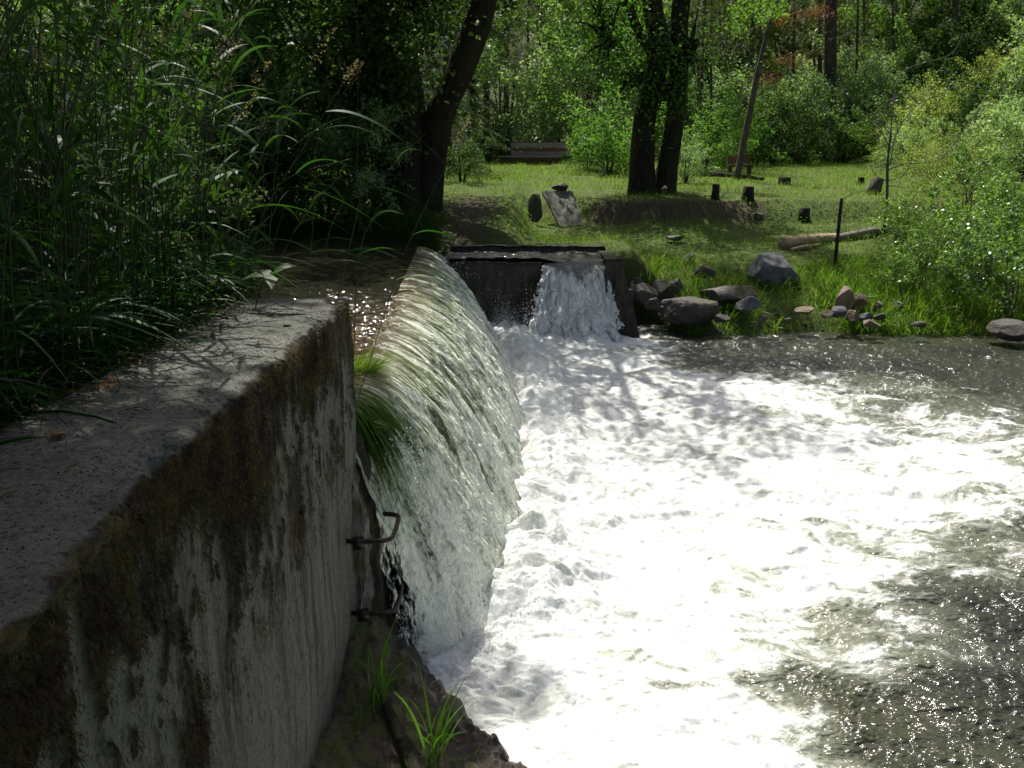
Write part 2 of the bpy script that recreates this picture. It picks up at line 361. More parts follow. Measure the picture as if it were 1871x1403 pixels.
# ------------------------------------------------------------------ river above the weir, its curtain over the crest
ZC = 1.5
def lip(Y): return np.interp(Y, [3.5, 4.3, 6, 8, 10, 12, 13], [-.72, -.74, -.8, -.9, -1.02, -1.14, -1.2])
def rwave(X, Y): return (fb(X * 2.2, Y * 5, 0, 50, 4) - .5) * .05 * (1 - .6 * ss(5, 3, -X)) + (fb(X * 9, Y * 22, 0, 51, 3) - .5) * .014 + (fb(X * 13, Y * 24, 0, 52, 3) - .5) * .055 * ss(5.4, 6.3, Y) * ss(9.5, 7.5, Y) * ss(-2.6, -1.6, X)
ry = np.linspace(4.28, 13.9, 520); rw = np.linspace(0, 1, 260) ** 1.7
x0 = lip(ry) - .22
RX = x0[:, None] - rw[None, ::-1] * 16; RY = np.repeat(ry[:, None], 260, 1)
RZ = ZC + rwave(RX, RY) + .03 * ss(-.3, -1.2, RX - x0[:, None])
m = M('river_surface')
v = m.coord(); vs = m.scale(v, (1, 2.6, 1))
brown = m.mix(m.ramp(m.noise(m.scale(v, (3, 1, 1)), 5, 5, .6), [(.35, 0.0), (.65, 1.0)]), (.02, .015, .006), (.085, .052, .017))
col = m.mix(m.attr('shallow'), (.018, .017, .011), brown)
river = tag(put('river_water', mesh('river_water', np.stack([RX, RY, RZ], -1), gridf(520, 260), m.done(
    m.bsdf(col, .05, .5, m.bump(m.noise(vs, 13, 2, .5, .4), .5, .022))), True, {'shallow': (ss(-.6, -.1, RX - x0[:, None]) * ss(9, 5.5, RY)).ravel()})), kind='structure')
# curtain
ny, nt = 900, 420
ny_ = np.linspace(0, 1, ny); ny_ = 4.3 + (12.95 - 4.3) * ny_ ** 1.25
tt = np.linspace(0, 1, nt)
x0 = lip(ny_) - .22; thr = toe(ny_) - x0
edge = ss(4.3, 4.9, ny_)
Zb = zp0(0, ny_) - .12; T2 = (ZC - Zb)
s1 = tt[None, :] ** 1.25
q = s1 * 1.02
NX = x0[:, None] + thr[:, None] * q
NY = np.repeat(ny_[:, None], nt, 1)
fall = np.where(q < .16, 0, 0) + (q ** 2)
NZ = ZC - T2[:, None] * fall
NZ += rwave(NX, NY) * (1 - ss(0, .25, q)) + 0 * q
kind_ = ss(.12, .5, q)
strk = fb(NY * 16 + fb(NX * 3, NY * 3, 0, 60, 2) * 1.5, q * 2.2, 0, 61, 4, .6) - .5
strk2 = fb(NY * 44 + fb(NX * 6, NY * 6, 0, 62, 2) * 2, q * 6, 0, 63, 3, .6) - .5
big = fb(NY * 2.6, q * 1.2, 0, 64, 3) - .5
off = kind_ * (strk * .10 + strk2 * .05 + big * .07 + (fb(NY * 7 + NX * 2, q * 1.5, 0, 66, 3) - .5) * .1 + (fb(NY * 30, q * 26, 0, 65, 3) - .5) * .05 * ss(.4, .9, q))
nx_, nz_ = 2 * T2[:, None] * q / np.sqrt((2 * T2[:, None] * q) ** 2 + thr[:, None] ** 2), thr[:, None] / np.sqrt((2 * T2[:, None] * q) ** 2 + thr[:, None] ** 2)
NX = NX + off * nx_; NZ = NZ + off * nz_
m = M('falling_water')
uv = m.attr('st', 'Vector')
sk = m.noise(m.scale(uv, (1, .06, 1)), 22, 6, .7, .3); sk2 = m.noise(m.scale(uv, (1, .14, 1)), 95, 4, .7, .4); sk3 = m.noise(m.scale(uv, (1, .3, 1)), 5, 4, .6)
down = m.attr('down'); thin = m.attr('thin')
wt = m.math('ADD', m.math('MULTIPLY', down, .75), m.math('ADD', m.math('MULTIPLY_ADD', sk, 1.5, -.75), m.math('MULTIPLY_ADD', sk2, 1.9, -.95)))
wt = m.math('ADD', wt, m.math('MULTIPLY_ADD', sk3, 1.7, -.85))
wm = m.ramp(wt, [(.12, 0.0), (.62, .95)])
base = m.mix(m.ramp(down, [(.08, 0.0), (.36, 1.0)]), (.085, .065, .02), m.mix(m.ramp(sk, [(.4, 0.0), (.62, 1.0)]), (.06, .085, .035), (.42, .49, .25)))
col = m.mix(wm, base, (.9, .93, .8))
hb = m.math('ADD', m.math('MULTIPLY', m.noise(m.scale(uv, (1, .22, 1)), 60, 5, .65, .5), .8), m.math('MULTIPLY', m.noise(m.scale(uv, (1, .5, 1)), 70, 2, .6), .6))
sh = m.bsdf(col, m.ramp(wm, [(0, .07), (1, .3)]), .6, m.bump(hb, .9, .03))
al = m.math('SUBTRACT', m.math('MULTIPLY_ADD', sk, 1.2, m.math('MULTIPLY', sk2, .7)), m.math('MULTIPLY_ADD', thin, 1.25, -.12))
al = m.ramp(al, [(.2, 0.0), (.34, 1.0)])
al = m.math('MAXIMUM', al, m.math('SUBTRACT', 1.0, m.math('MULTIPLY', thin, 4.0)), clamp=True)
sh = m.shmix(al, m.n('ShaderNodeBsdfTransparent').outputs[0], sh)
thinA = ss(4.85, 4.3, NY) * ss(.3, .8, q) * .4 + ss(4.52, 4.3, NY) * ss(.12, .5, q) * .38 + ss(11.6, 12.9, NY) * .75 * ss(.08, .3, q) + ss(.5, 1, q) * .36 * ss(12, 9, NY) * ss(4.7, 5.3, NY)
arc = np.sqrt((thr[:, None] * q) ** 2 + (T2[:, None] * q * q) ** 2)
tag(put('waterfall', mesh('waterfall', np.stack([NX, NY, NZ], -1), gridf(ny, nt), m.done(sh), True,
    {'down': (q + 0 * NX).ravel(), 'thin': thinA.ravel(), 'st': np.stack([NY, arc * 1.0, NX * 0], -1).reshape(-1, 3)})), kind='structure')
# ------------------------------------------------------------------ concrete
def conc(name, wall=False, dark=1.0, wet=.0):
    m = M(name); v = m.coord()
    n1 = m.noise(v, 2.2, 6, .62); n2 = m.noise(v, 28, 7, .72); st = m.noise(m.scale(v, (1, 1, .07)), 16, 6, .68); vo = m.voro(v, 60)
    a, b = [tuple(q * dark for q in c) for c in ((.075, .08, .06), (.2, .2, .17))]
    col = m.mix(m.ramp(n1, [(.25, 0.0), (.75, 1.0)]), a, b)
    col = m.mix(m.ramp(n2, [(.5, 0.0), (.72, .7)]), col, tuple(q * .35 for q in b))
    h = m.math('ADD', n2, m.math('MULTIPLY', vo, .3))
    if wall:
        fa = m.attr('face')
        stc = m.mix(m.ramp(st, [(.38, 0.0), (.5, .55), (.66, 1.0)]), (.055, .052, .042), (.2, .197, .17))
        stc = m.mix(m.ramp(m.noise(m.scale(v, (1, 1, .1)), 5, 5, .6), [(.45, 0.0), (.62, 1.0)]), stc, (.15, .155, .125))
        stc = m.mix(m.ramp(m.noise(m.scale(v, (1, 1, .3)), 38, 6, .75), [(.56, 0.0), (.63, .9)]), stc, (.02, .017, .012))
        col = m.mix(fa, col, stc)
        lich = m.ramp(m.noise(v, 9, 6, .7), [(.58, 0.0), (.66, .55)])
        col = m.mix(lich, col, (.055, .07, .045))
        ms = m.attr('moss')
        mc = m.mix(m.ramp(m.noise(v, 6, 5, .6), [(.46, 0.0), (.6, 1.0)]), (.028, .015, .008), (.085, .065, .012))
        mc = m.mix(m.ramp(m.noise(v, 40, 4, .7), [(.45, 0.0), (.6, .8)]), mc, (.012, .008, .005))
        col = m.mix(ms, col, mc)
        pit = m.ramp(m.noise(v, 75, 4, .75), [(.56, 0.0), (.62, 1.0)]); col = m.mix(m.math('MULTIPLY', pit, .75), col, (.018, .016, .012))
        pale = m.ramp(m.noise(v, 48, 5, .7), [(.6, 0.0), (.68, .5)]); col = m.mix(m.math('MULTIPLY', pale, m.math('SUBTRACT', 1.0, ms)), col, (.3, .31, .27))
        h = m.math('ADD', h, m.math('MULTIPLY', st, .25)); h = m.math('SUBTRACT', h, m.math('MULTIPLY', pit, .5))
    return m.done(m.bsdf(col, lerp(.88, .3, wet), .4, m.bump(h, .9, .02)))
MT['conc'] = conc('old_concrete', True); MT['concwet'] = None
m = M('wet_concrete'); v = m.coord(); q1 = m.noise(m.scale(v, (1, 1, .2)), 11, 7, .7); q2 = m.noise(v, 3, 5, .6); q3 = m.noise(v, 40, 5, .7)
c_ = m.mix(m.ramp(q1, [(.36, 0.0), (.66, 1.0)]), (.014, .012, .009), (.1, .088, .068)); c_ = m.mix(m.ramp(q2, [(.48, 0.0), (.62, .7)]), c_, (.04, .045, .014)); c_ = m.mix(m.ramp(q3, [(.58, 0.0), (.68, .6)]), c_, (.16, .15, .13))
MT['concwet'] = m.done(m.bsdf(c_, .38, .4, m.bump(m.math('ADD', q1, q3), 1.0, .04)))

MT['slab'] = conc('dry_slab', False, 1.25)
# wall: a cross-section swept along Y
XF, XB, ZT, YE = -.845, -1.38, 2.135, 4.3
wy = np.concatenate([np.linspace(-1.6, .8, 50), np.linspace(.81, YE, 620)])
ntop, nf = 110, 300
def mossf(Y, dd):
    lim = .36 + (vn(Y * 1.7, 0, 0, 70) - .5) * .5 + (fb(Y * 9, 0, 0, 71, 3) - .5) * .55
    lim = lim * ss(3.3, 2.6, Y) + ss(2.6, 3.5, Y) * (.26 + (fb(Y * 8, 5, 0, 72, 3) - .5) * .6)
    k = ss(.1, -.05, (dd - lim) + (fb(Y * 34, dd * 8, 0, 73, 4, .6) - .5) * .5)
    spots = ss(.6, .68, fb(Y * 20, dd * 7, 0, 74, 4, .65)) * ss(1.25, .4, dd)
    cl = np.exp(-(((Y - 3.05) / .14) ** 2 + ((dd - .62) / .28) ** 2)) + np.exp(-(((Y - 1.95) / .12) ** 2 + ((dd - .75) / .2) ** 2))
    spots = np.maximum(spots, ss(.35, .6, cl * fb(Y * 26, dd * 9, 0, 75, 3) * 1.6))
    return np.clip(np.maximum(k, spots) * ss(-.015, .015, dd + (fb(Y * 14, 1, 0, 76, 3) - .5) * .04), 0, 1)
sec = [(XB, 1.2)] + [(XB, z) for z in np.linspace(1.4, ZT - .02, 14)] + [(x, ZT) for x in np.linspace(XB + .02, XF - .03, ntop)]
sec += [(XF - .03 + .03 * math.sin(a), ZT - .03 + .03 * math.cos(a)) for a in np.linspace(.2, PI / 2 - .1, 7)]
zf = np.linspace(ZT - .035, -.9, nf)
sec += [(XF - .16 * max(0, .55 - z) ** 1.2, z) for z in zf]
sec = np.array(sec); ns = len(sec)
SX = np.repeat(sec[None, :, 0], len(wy), 0); SZ = np.repeat(sec[None, :, 1], len(wy), 0); SY = np.repeat(wy[:, None], ns, 1)
onface = (np.arange(ns) >= 15 + ntop + 3)[None, :] * np.ones_like(SX); ontop = ((np.arange(ns) >= 15) & (np.arange(ns) < 15 + ntop))[None, :] * np.ones_like(SX)
dd = ZT - SZ; ms = mossf(SY, dd) * onface
chip = ss(.56, .75, fb(SY * 3.5, 0, 0, 80, 4, .6)) * np.exp(-((SX - XF) ** 2 + (SZ - ZT) ** 2) / .06 ** 2) * .06
eden = (fb(SY * 7, SZ * 7, SX * 7, 81, 4, .6) - .5)
nearedge = np.exp(-((SX - XF) ** 2 + (SZ - ZT) ** 2) / .05 ** 2)
OX = onface * (ms * (.006 + .012 * fb(SY * 40, SZ * 22, 0, 82, 3)) + eden * .014 + (fb(SY * 2, SZ * 1.2, 0, 83, 3) - .5) * .05) - chip * .7 + nearedge * eden * .09
OZ = ontop * (eden * .012 + (fb(SX * 30, SY * 30, 0, 84, 3) - .5) * .006 + (fb(SX * 3, SY * 2, 0, 85, 2) - .5) * .03) - chip + nearedge * (fb(SY * 12, 3, 0, 86, 3) - .5) * .045
OX += nearedge * .07 * np.exp(-((SY - 1.25) / .16) ** 2)
wallV = np.stack([SX + OX, SY, SZ + OZ], -1)
fac = gridf(len(wy), ns)[:, ::-1]
# end face
ex = np.linspace(0, 1, 60)
front = wallV[-1, 15 + ntop + 6:, :]; nE = len(front)
EV = front[None] * np.array([1, 1, 1.0]) + np.zeros((60, 1, 1)); EV = EV.copy()
EV[:, :, 0] = lerp(front[None, :, 0], XB, ex[:, None])
EV[:, :, 1] += (fb(EV[:, :, 0] * 12, EV[:, :, 2] * 8, 0, 88, 4) - .5) * .03 * np.minimum(1, ex * 8)[:, None]
allV = np.vstack([wallV.reshape(-1, 3), EV.reshape(-1, 3)])
wall = thing('concrete_wall', 'thick old concrete wall topped with dead leaves and hung with brown moss, beside the waterfall', 'wall', (0, 0, 0))
put('wall_body', mesh('wall_body', allV, np.vstack([fac, gridf(60, nE, wallV.shape[0] * ns)]), MT['conc'], True,
    {'moss': np.r_[ms.ravel(), np.zeros(60 * nE)], 'face': np.r_[onface.ravel(), np.ones(60 * nE)]}), wall)
# hanging moss on the face
MT['moss'] = foliage('wall_moss', (.022, .012, .007), (.05, .035, .01), (.11, .095, .018), .2, .8, .15, (1.1, 1.0, .4))
mm = M('hanging_moss'); v = mm.coord(); q1 = mm.noise(v, 7, 4, .6); q2 = mm.noise(v, 60, 3, .7)
mc = mm.mix(mm.ramp(q1, [(.42, 0.0), (.6, 1.0)]), mm.mix(mm.ramp(q2, [(.4, 0.0), (.6, 1.0)]), (.009, .006, .004), (.035, .018, .009)), mm.mix(mm.ramp(q2, [(.4, 0.0), (.6, 1.0)]), (.03, .022, .007), (.11, .09, .018)))
MT['moss'] = mm.done(mm.bsdf(mc, .85, .15))
by = R.uniform(1.0, YE, 90000); bz = ZT - R.uniform(0, 1.1, 90000) ** 1.15
mk = mossf(by, ZT - bz); keep = mk > R.uniform(.35, 1, len(mk)); by, bz = by[keep], bz[keep]
B = np.stack([np.full(len(by), XF + .008) - .16 * np.maximum(0, .55 - bz) ** 1.2, by, bz], 1)
D = np.stack([R.uniform(.3, 1.1, len(by)), R.normal(0, .5, len(by)), R.normal(-.55, .5, len(by))], 1)
V, Q = ribbons(B, D, R.uniform(.006, .02, len(by)), R.uniform(.0018, .004, len(by)), .5, 2)
put('moss', mesh('moss', V, Q, MT['moss'], True), wall)
# iron rungs beside the curtain
MT['iron'] = (lambda m: m.done(m.bsdf(m.mix(m.noise(m.coord(), 30, 5, .7), (.012, .01, .009), (.05, .03, .022)), .35, .5, m.bump(m.noise(m.coord(), 60, 4), .5, .005), Metallic=.5)))(M('rusty_iron'))
for zz, y0 in ((.90, 4.07), (.47, 4.09)):
    b = Bag()
    P = [(-.86, y0, zz), (-.72, y0, zz), (-.655, y0 + .015, zz), (-.625, y0 + .06, zz + .005), (-.625, y0 + .26, zz + .01), (-.65, y0 + .31, zz + .01), (-.72, y0 + .325, zz + .01), (-.86, y0 + .33, zz + .01)]
    tube(b, spline(P, 40), .0135, 10)
    box(b, (-.8, y0, zz - .012), (.06, .05, .05), .2, .1)
    r = put('ladder_rung', b.mesh('ladder_rung', MT['iron']), wall)
# ------------------------------------------------------------------ weir body
weir = thing('weir', 'dark wet concrete weir under the falling water', 'weir', (0, 4.3, 0))
wyy = np.linspace(4.32, 13.0, 300); sec = [(-4.5, .9), (-4.5, 1.3), (-2.2, 1.34), (-.3, 1.44), (-.05, 1.43), (0, 1.38), (.02, 1.2)] + [(.02 + .05 * (1.2 - z) + (.09 if z < .15 else 0), z) for z in np.linspace(1.15, -.8, 70)]
sec = np.array(sec)
X_ = lip(wyy)[:, None] - .06 + sec[None, :, 0]; Z_ = np.repeat(sec[None, :, 1], 300, 0); Y_ = np.repeat(wyy[:, None], len(sec), 1)
e_ = fb(Y_ * 5, Z_ * 5, 0, 90, 4) - .5
X_ = X_ + e_ * .07 * (Z_ < 1.35); Z_ = Z_ + e_ * .01
cap0 = np.stack([X_[0], Y_[0], Z_[0]], -1); capb = cap0.copy(); capb[:, 2] = -.8; capb[:, 0] = np.minimum(capb[:, 0], -.95)
V = np.vstack([np.stack([X_, Y_, Z_], -1).reshape(-1, 3), cap0, capb]); o_ = 300 * len(sec); k = len(sec); i = np.arange(k - 1) + o_
weirb = tag(put('weir_body', mesh('weir_body', V - np.array([0, 4.3, 0]), np.vstack([gridf(300, k)[:, ::-1], np.stack([i, i + 1, i + k + 1, i + k], 1)]), MT['concwet'], True), weir))
# rough, crusted abutment block where the wall ends
b = Bag(); zz = np.linspace(1.30, -.8, 150); yy = np.linspace(4.2, 4.62, 60)
ZZ, YY = np.meshgrid(zz, yy, indexing='ij'); n_ = fb(YY * 9, ZZ * 4, 0, 92, 5, .6)
XX = -.845 + .05 * ss(1.3, .9, ZZ) + .05 * ss(4.28, 4.45, YY) + (n_ - .5) * .11 - .1 * np.maximum(0, .6 - ZZ) - ss(4.45, 4.62, YY) * .02
b.add(np.stack([XX, YY, ZZ], -1), gridf(150, 60))
XX2 = np.stack([XX[:, 0], np.full(150, -1.1)], 1); b.add(np.stack([XX2, np.full((150, 2), 4.2), np.repeat(zz[:, None], 2, 1)], -1), gridf(150, 2)); 
XX2 = np.stack([XX[:, -1], np.full(150, -1.1)], 1); b.add(np.stack([XX2, np.full((150, 2), 4.62), np.repeat(zz[:, None], 2, 1)], -1), gridf(150, 2))
XX3 = np.stack([XX[0], np.full(60, -1.1)], 1); b.add(np.stack([XX3, np.repeat(yy[:, None], 2, 1), np.full((60, 2), 1.3)], -1), gridf(60, 2))
m = M('crusted_concrete'); v = m.coord(); n1 = m.noise(m.scale(v, (1, 1, .3)), 22, 7, .7); n2 = m.noise(v, 5, 4)
col = m.mix(m.ramp(n1, [(.38, 0.0), (.62, 1.0)]), (.018, .016, .012), (.27, .25, .22)); col = m.mix(m.ramp(n2, [(.5, 0.0), (.6, .8)]), col, (.07, .055, .012))
put('abutment', b.mesh('abutment', m.done(m.bsdf(col, .55, .4, m.bump(n1, 1, .03)))), weir, (0, -4.3, 0))
# ------------------------------------------------------------------ far spillway wall with its notch
YS = 12.62
spill = thing('spillway_wall', 'dark concrete cross wall with an open notch that pours white water, at the far end of the weir', 'wall', (0, YS, 0))
def block(x0, x1, z0, z1, y0, y1, bx0=0, bx1=0, seed=0, r=.05):
    n, k, d = 60, 50, 24
    b = Bag()
    a = np.linspace(0, 1, n); c = np.linspace(0, 1, k); e = np.linspace(0, 1, d)
    A, Cc = np.meshgrid(a, c, indexing='ij')
    def pt(A, E, Cc):
        s = 1 - Cc; X = lerp(x0 - bx0 * s, x1 + bx1 * s, A); Y = lerp(y0, y1, E) - (0.06 * s) * (1 - E); Z = lerp(z0, z1, Cc)
        nn = fb(X * 6 + seed, Z * 6 + Y * 5, 0, 95, 4) - .5
        rd = r * np.exp(-((1 - Cc) * (z1 - z0) / r) ** 1.0)
        return np.stack([X + nn * .03 - (A - .5) * 2 * rd * (np.abs(A - .5) > .49), Y + nn * .05 + rd * (E < .02), Z + (fb(X * 5, Y * 5, seed, 96, 3) - .5) * .04 * (Cc > .9)], -1)
    b.add(pt(A, 0 * A, Cc), gridf(n, k)); b.add(pt(A, 0 * A + 1, Cc), gridf(n, k)[:, ::-1])
    A, E = np.meshgrid(a, e, indexing='ij'); b.add(pt(A, E, 0 * A + 1), gridf(n, d))
    E, Cc = np.meshgrid(e, c, indexing='ij'); b.add(pt(0 * E, E, Cc), gridf(d, k)[:, ::-1]); b.add(pt(0 * E + 1, E, Cc), gridf(d, k))
    return b
put('wall_panel', block(-1.35, .47, -.6, 1.29, 0, .34, seed=1).mesh('wall_panel', MT['concwet']), spill)
put('sill', block(.47, 1.36, -.6, .92, .1, .4, seed=2).mesh('sill', MT['concwet']), spill)
put('pier', block(1.36, 1.60, -.6, 1.35, -.22, 1.0, 0, .52, seed=3, r=.08).mesh('pier', MT['concwet']), spill)
put('rear_curb', block(-1.0, 1.5, 0.6, 1.43, 1.0, 1.16, seed=4).mesh('rear_curb', MT['concwet']), spill)
# channel water behind the far wall and the tongue that leaves the notch
cx_ = np.linspace(-1.25, 1.40, 240); cy_ = np.linspace(YS + .1, YS + 1.03, 60)
CX_, CY_ = np.meshgrid(cx_, cy_, indexing='ij')
CZ_ = 1.345 + (fb(CX_ * 5, CY_ * 9, 0, 98, 4) - .5) * .07 - .07 * ss(.3, .9, CX_) * ss(YS + .6, YS + .1, CY_)
b = Bag()
ch = mesh('channel_water', np.stack([CX_, CY_, CZ_], -1), gridf(240, 60)[:, ::-1], river.data.materials[0], True, {'shallow': np.zeros(CX_.size)})
tag(put('channel_water', ch), kind='structure')
na, nq = 320, 260
a_ = np.linspace(0, 1, na); q_ = np.linspace(0, 1, nq) ** 1.1
A_, Q_ = np.meshgrid(a_, q_, indexing='ij')
spread = lerp(0, .36, Q_ ** 1.1)
TX = lerp(.49 - spread, 1.36 + spread * .9, A_); TY = YS + .12 - (.12 + .62 * Q_) + .12 * (1 - Q_)
e1 = np.minimum(A_, 1 - A_) * 2
TZ = 1.30 - .03 * (1 - e1) - 1.24 * np.clip(Q_, 0, 1) ** 1.7 * (1 - .1 * e1 * (1 - Q_))
foam_t = ss(.15, .6, Q_ * 1.05 + (1 - ss(0, .75, e1)) * .75 * ss(.02, .2, Q_) - .12 + (fb(A_ * 9, Q_ * 6, 0, 101, 4) - .5) * .5)
nn = fb(A_ * 22 + fb(A_ * 4, Q_ * 4, 0, 104, 2), Q_ * 7, 0, 102, 4, .6) - .5; n5 = fb(A_ * 50, Q_ * 40, 0, 103, 3, .6) - .5
TY = TY - foam_t * (nn * .34 + n5 * .05 + .05) + (1 - foam_t) * nn * .03 * ss(0, .2, Q_); TX = TX + foam_t * (fb(A_ * 20, Q_ * 30, 0, 106, 3) - .5) * .12 * Q_
m = M('notch_water'); uv = m.attr('st', 'Vector'); f = m.attr('foam')
sk = m.noise(m.scale(uv, (1, .25, 1)), 26, 6, .7); s2 = m.noise(uv, 50, 5, .7)
fm = m.ramp(m.math('ADD', f, m.math('MULTIPLY_ADD', sk, 1.2, m.math('MULTIPLY_ADD', s2, .6, -.75))), [(.2, 0.0), (.75, 1.0)])
col = m.mix(fm, (.13, .14, .12), (.9, .92, .88))
ea = m.math('GREATER_THAN', m.math('ADD', m.attr('edge'), m.math('MULTIPLY_ADD', m.noise(m.scale(uv, (1, .35, 1)), 30, 5, .7), 1.0, -.62)), 0.0)
shn = m.shmix(ea, m.n('ShaderNodeBsdfTransparent').outputs[0], m.bsdf(col, m.ramp(fm, [(0, .08), (1, .5)]), .5, m.bump(m.math('ADD', sk, s2), .8, .03)))
tag(put('notch_waterfall', mesh('notch_waterfall', np.stack([TX, TY, TZ], -1), gridf(na, nq)[:, ::-1], m.done(shn), True,
    {'foam': foam_t.ravel(), 'edge': (e1 * 1.6 + .35 * (1 - ss(0, .25, Q_))).ravel(), 'st': np.stack([A_ * .9, Q_ * 1.4, A_ * 0], -1).reshape(-1, 3)})), kind='structure')
# ------------------------------------------------------------------ spray
def droplets(P, r):
    o = np.array([[1, 0, 0], [-1, 0, 0], [0, 1, 0], [0, -1, 0], [0, 0, 1.3], [0, 0, -1.3]])
    V = (P[:, None] + o[None] * r[:, None, None]).reshape(-1, 3); i = (np.arange(len(P)) * 6)[:, None]
    T = np.array([[0, 2, 4], [2, 1, 4], [1, 3, 4], [3, 0, 4], [2, 0, 5], [1, 2, 5], [3, 1, 5], [0, 3, 5]])
    return V, (i[:, :, None] + T[None]).reshape(-1, 3)
b = Bag(); n = 9000
yy = 4.3 + (12.6 - 4.3) * R.uniform(0, 1, n) ** 1.5
P = np.stack([toe(yy) + np.abs(R.normal(0, .28, n)) - .03, yy, zp0(0, yy) + .08 + np.abs(R.normal(0, .17, n))], 1); V, T = droplets(P, R.uniform(.0015, .0042, n)); b.add(V, None, T)
n = 46000; yy = 4.25 + (12.6 - 4.25) * R.uniform(0, 1, n) ** 1.3; pf = ss(.35, .65, fb(yy * 4, 0, 0, 39, 3)); P = np.stack([toe(yy) + R.normal(.06, .1, n) + .1 * R.uniform(0, 1, n), yy, zp0(0, yy) + .1 + R.exponential(.1, n) * (.4 + 1.2 * pf)], 1); V, T = droplets(P, R.uniform(.0007, .0022, n) * (.6 + yy * .08)); b.add(V, None, T)
n = 1800; P = np.stack([R.uniform(.15, 1.45, n) , YS - .35 + R.normal(0, .3, n) - .1, .2 + np.abs(R.normal(0, .3, n))], 1); V, T = droplets(P, R.uniform(.003, .008, n)); b.add(V, None, T)
n = 1600; a = R.uniform(0, 1, n); P = np.stack([lip(5 + 0 * a) + .12 + R.normal(0, .06, n) + a * .5, 4.36 + R.uniform(0, .5, n), 1.3 - 1.35 * a ** 1.3 + R.normal(0, .04, n)], 1); V, T = droplets(P, R.uniform(.0015, .005, n)); b.add(V, None, T)
n = 450; P = np.stack([-1.1 + np.abs(R.normal(.15, .2, n)), YS - .1 - R.uniform(0, .3, n), R.uniform(.2, 1.35, n)], 1); V, T = droplets(P, R.uniform(.003, .007, n)); b.add(V, None, T)
m = M('spray_drops'); tag(put('water_spray', b.mesh('water_spray', m.done(m.bsdf((.8, .83, .85), .15, .6)))), kind='stuff')
# ------------------------------------------------------------------ rocks
def rock_mesh(name, dim, mat, seed, planes=10, sub=5, cut=.4, rough=.022):
    import bmesh
    r = np.random.RandomState(seed); bm = bmesh.new(); bmesh.ops.create_icosphere(bm, subdivisions=sub, radius=1)
    D = np.array([v.co[:] for v in bm.verts]); Fc = np.array([[q.index for q in f.verts] for f in bm.faces]); bm.free()
    N = unit(r.normal(0, 1, (planes, 3))); d = r.uniform(1 - cut * 1.6, 1 - cut * .4, planes)
    k = D @ N.T; rad = np.min(np.where(k > .05, d[None] / np.maximum(k, .05), 9), 1); rad = np.minimum(rad, 1.0)
    rad = rad * (1 + (fb(D[:, 0] * 2 + seed, D[:, 1] * 2, D[:, 2] * 2, seed, 5, .6) - .5) * rough * 5)
    return mesh(name, D * rad[:, None] * np.array(dim) / 2, Fc, mat, False)
def rock(u, v, Y, w, h, mat, seed, label, cat='boulder', group=None, dp=None, rz=0.0, name='boulder', dz=None, **kw):
    p = at(u, v, Y)
    me = rock_mesh(name, (w, dp or w * .8, h), MT[mat], seed, **kw)
    o = put(name, me, None, (p[0], Y + (dp or w * .8) * .3, p[2] + h * .38 if dz is None else p[2] + dz)); o.rotation_euler = (R.uniform(-.1, .1), R.uniform(-.1, .1), rz)
    return tag(o, label, cat, group)
# (u, v) of the foot, distance, width, height
rock(1418, 532, 13.9, .95, .72, 'stone', 21, 'big blue-grey angular boulder standing in the grass of the far bank', planes=11, cut=.3, rz=.3, dp=.8)
rock(1262, 594, 12.6, .95, .52, 'stone2', 5, 'broad dark grey boulder sitting half in the water beside the spillway', planes=9, cut=.25)
rock(1335, 560, 13.1, .95, .42, 'stone2', 9, 'long low grey boulder wedged between the water-side boulder and the big blue-grey one', planes=9)
rock(1368, 580, 12.7, .42, .36, 'stone', 33, 'small pale grey leaning boulder at the water edge right below the big blue-grey one')
rock(1180, 560, 13.0, .5, .42, 'stone2', 41, 'reddish dark boulder tucked against the spillway pier')
rock(1213, 548, 13.3, .45, .4, 'stone2', 43, 'dark pointed boulder behind the reddish one by the pier')
rock(1197, 572, 12.7, .3, .25, 'wetstone', 45, 'small wet black rock at the foot of the spillway pier', 'rock', name='rock')
rock(1152, 560, 12.9, .3, .3, 'wetstone', 46, 'wet dark rock touching the outer side of the spillway pier', 'rock', name='rock')
rock(1150, 488, 14.6, .42, .26, 'stone2', 48, 'brown rock in the weeds just above the spillway pier', 'rock', name='rock')
rock(1128, 480, 14.9, .34, .22, 'stone', 49, 'grey flat rock in the weeds right behind the spillway pier', 'rock', name='rock')
rock(1172, 492, 14.4, .2, .16, 'stone3', 50, 'small pale rock resting beside the brown rock above the pier', 'rock', name='rock')
rock(1258, 485, 14.8, .34, .26, 'stone2', 51, 'dark mossy rock alone on the shaded grass slope', 'rock', name='rock')
rock(1292, 512, 14.0, .6, .3, 'stone2', 52, 'low brown rock among weeds behind the broad waterside boulder', 'rock', name='rock')
rock(1468, 490, 14.6, .18, .14, 'stone2', 53, 'fist-sized dark rock in the grass beside the big blue-grey boulder', 'rock', name='rock')
rock(1545, 574, 12.7, .42, .52, 'stone3', 61, 'upright tan pointed rock on the shoreline', 'rock', name='rock', planes=9)
rock(1567, 566, 12.9, .42, .3, 'stone3', 62, 'rusty tan block behind the upright pointed rock', 'rock', name='rock')
rock(1535, 584, 12.5, .34, .22, 'stone', 63, 'grey rock in front of the upright tan pointed rock', 'rock', name='rock')
rock(1585, 590, 12.4, .3, .22, 'stone', 64, 'grey cracked rock at the waterline below the rusty tan block', 'rock', name='rock')
rock(1512, 586, 12.4, .26, .16, 'stone3', 65, 'thin pale slanting stone at the waterline near the tan rocks', 'rock', name='rock')
rock(1470, 578, 12.6, .34, .2, 'stone3', 66, 'pinkish flat rock half hidden by yellow shore grass', 'rock', name='rock')
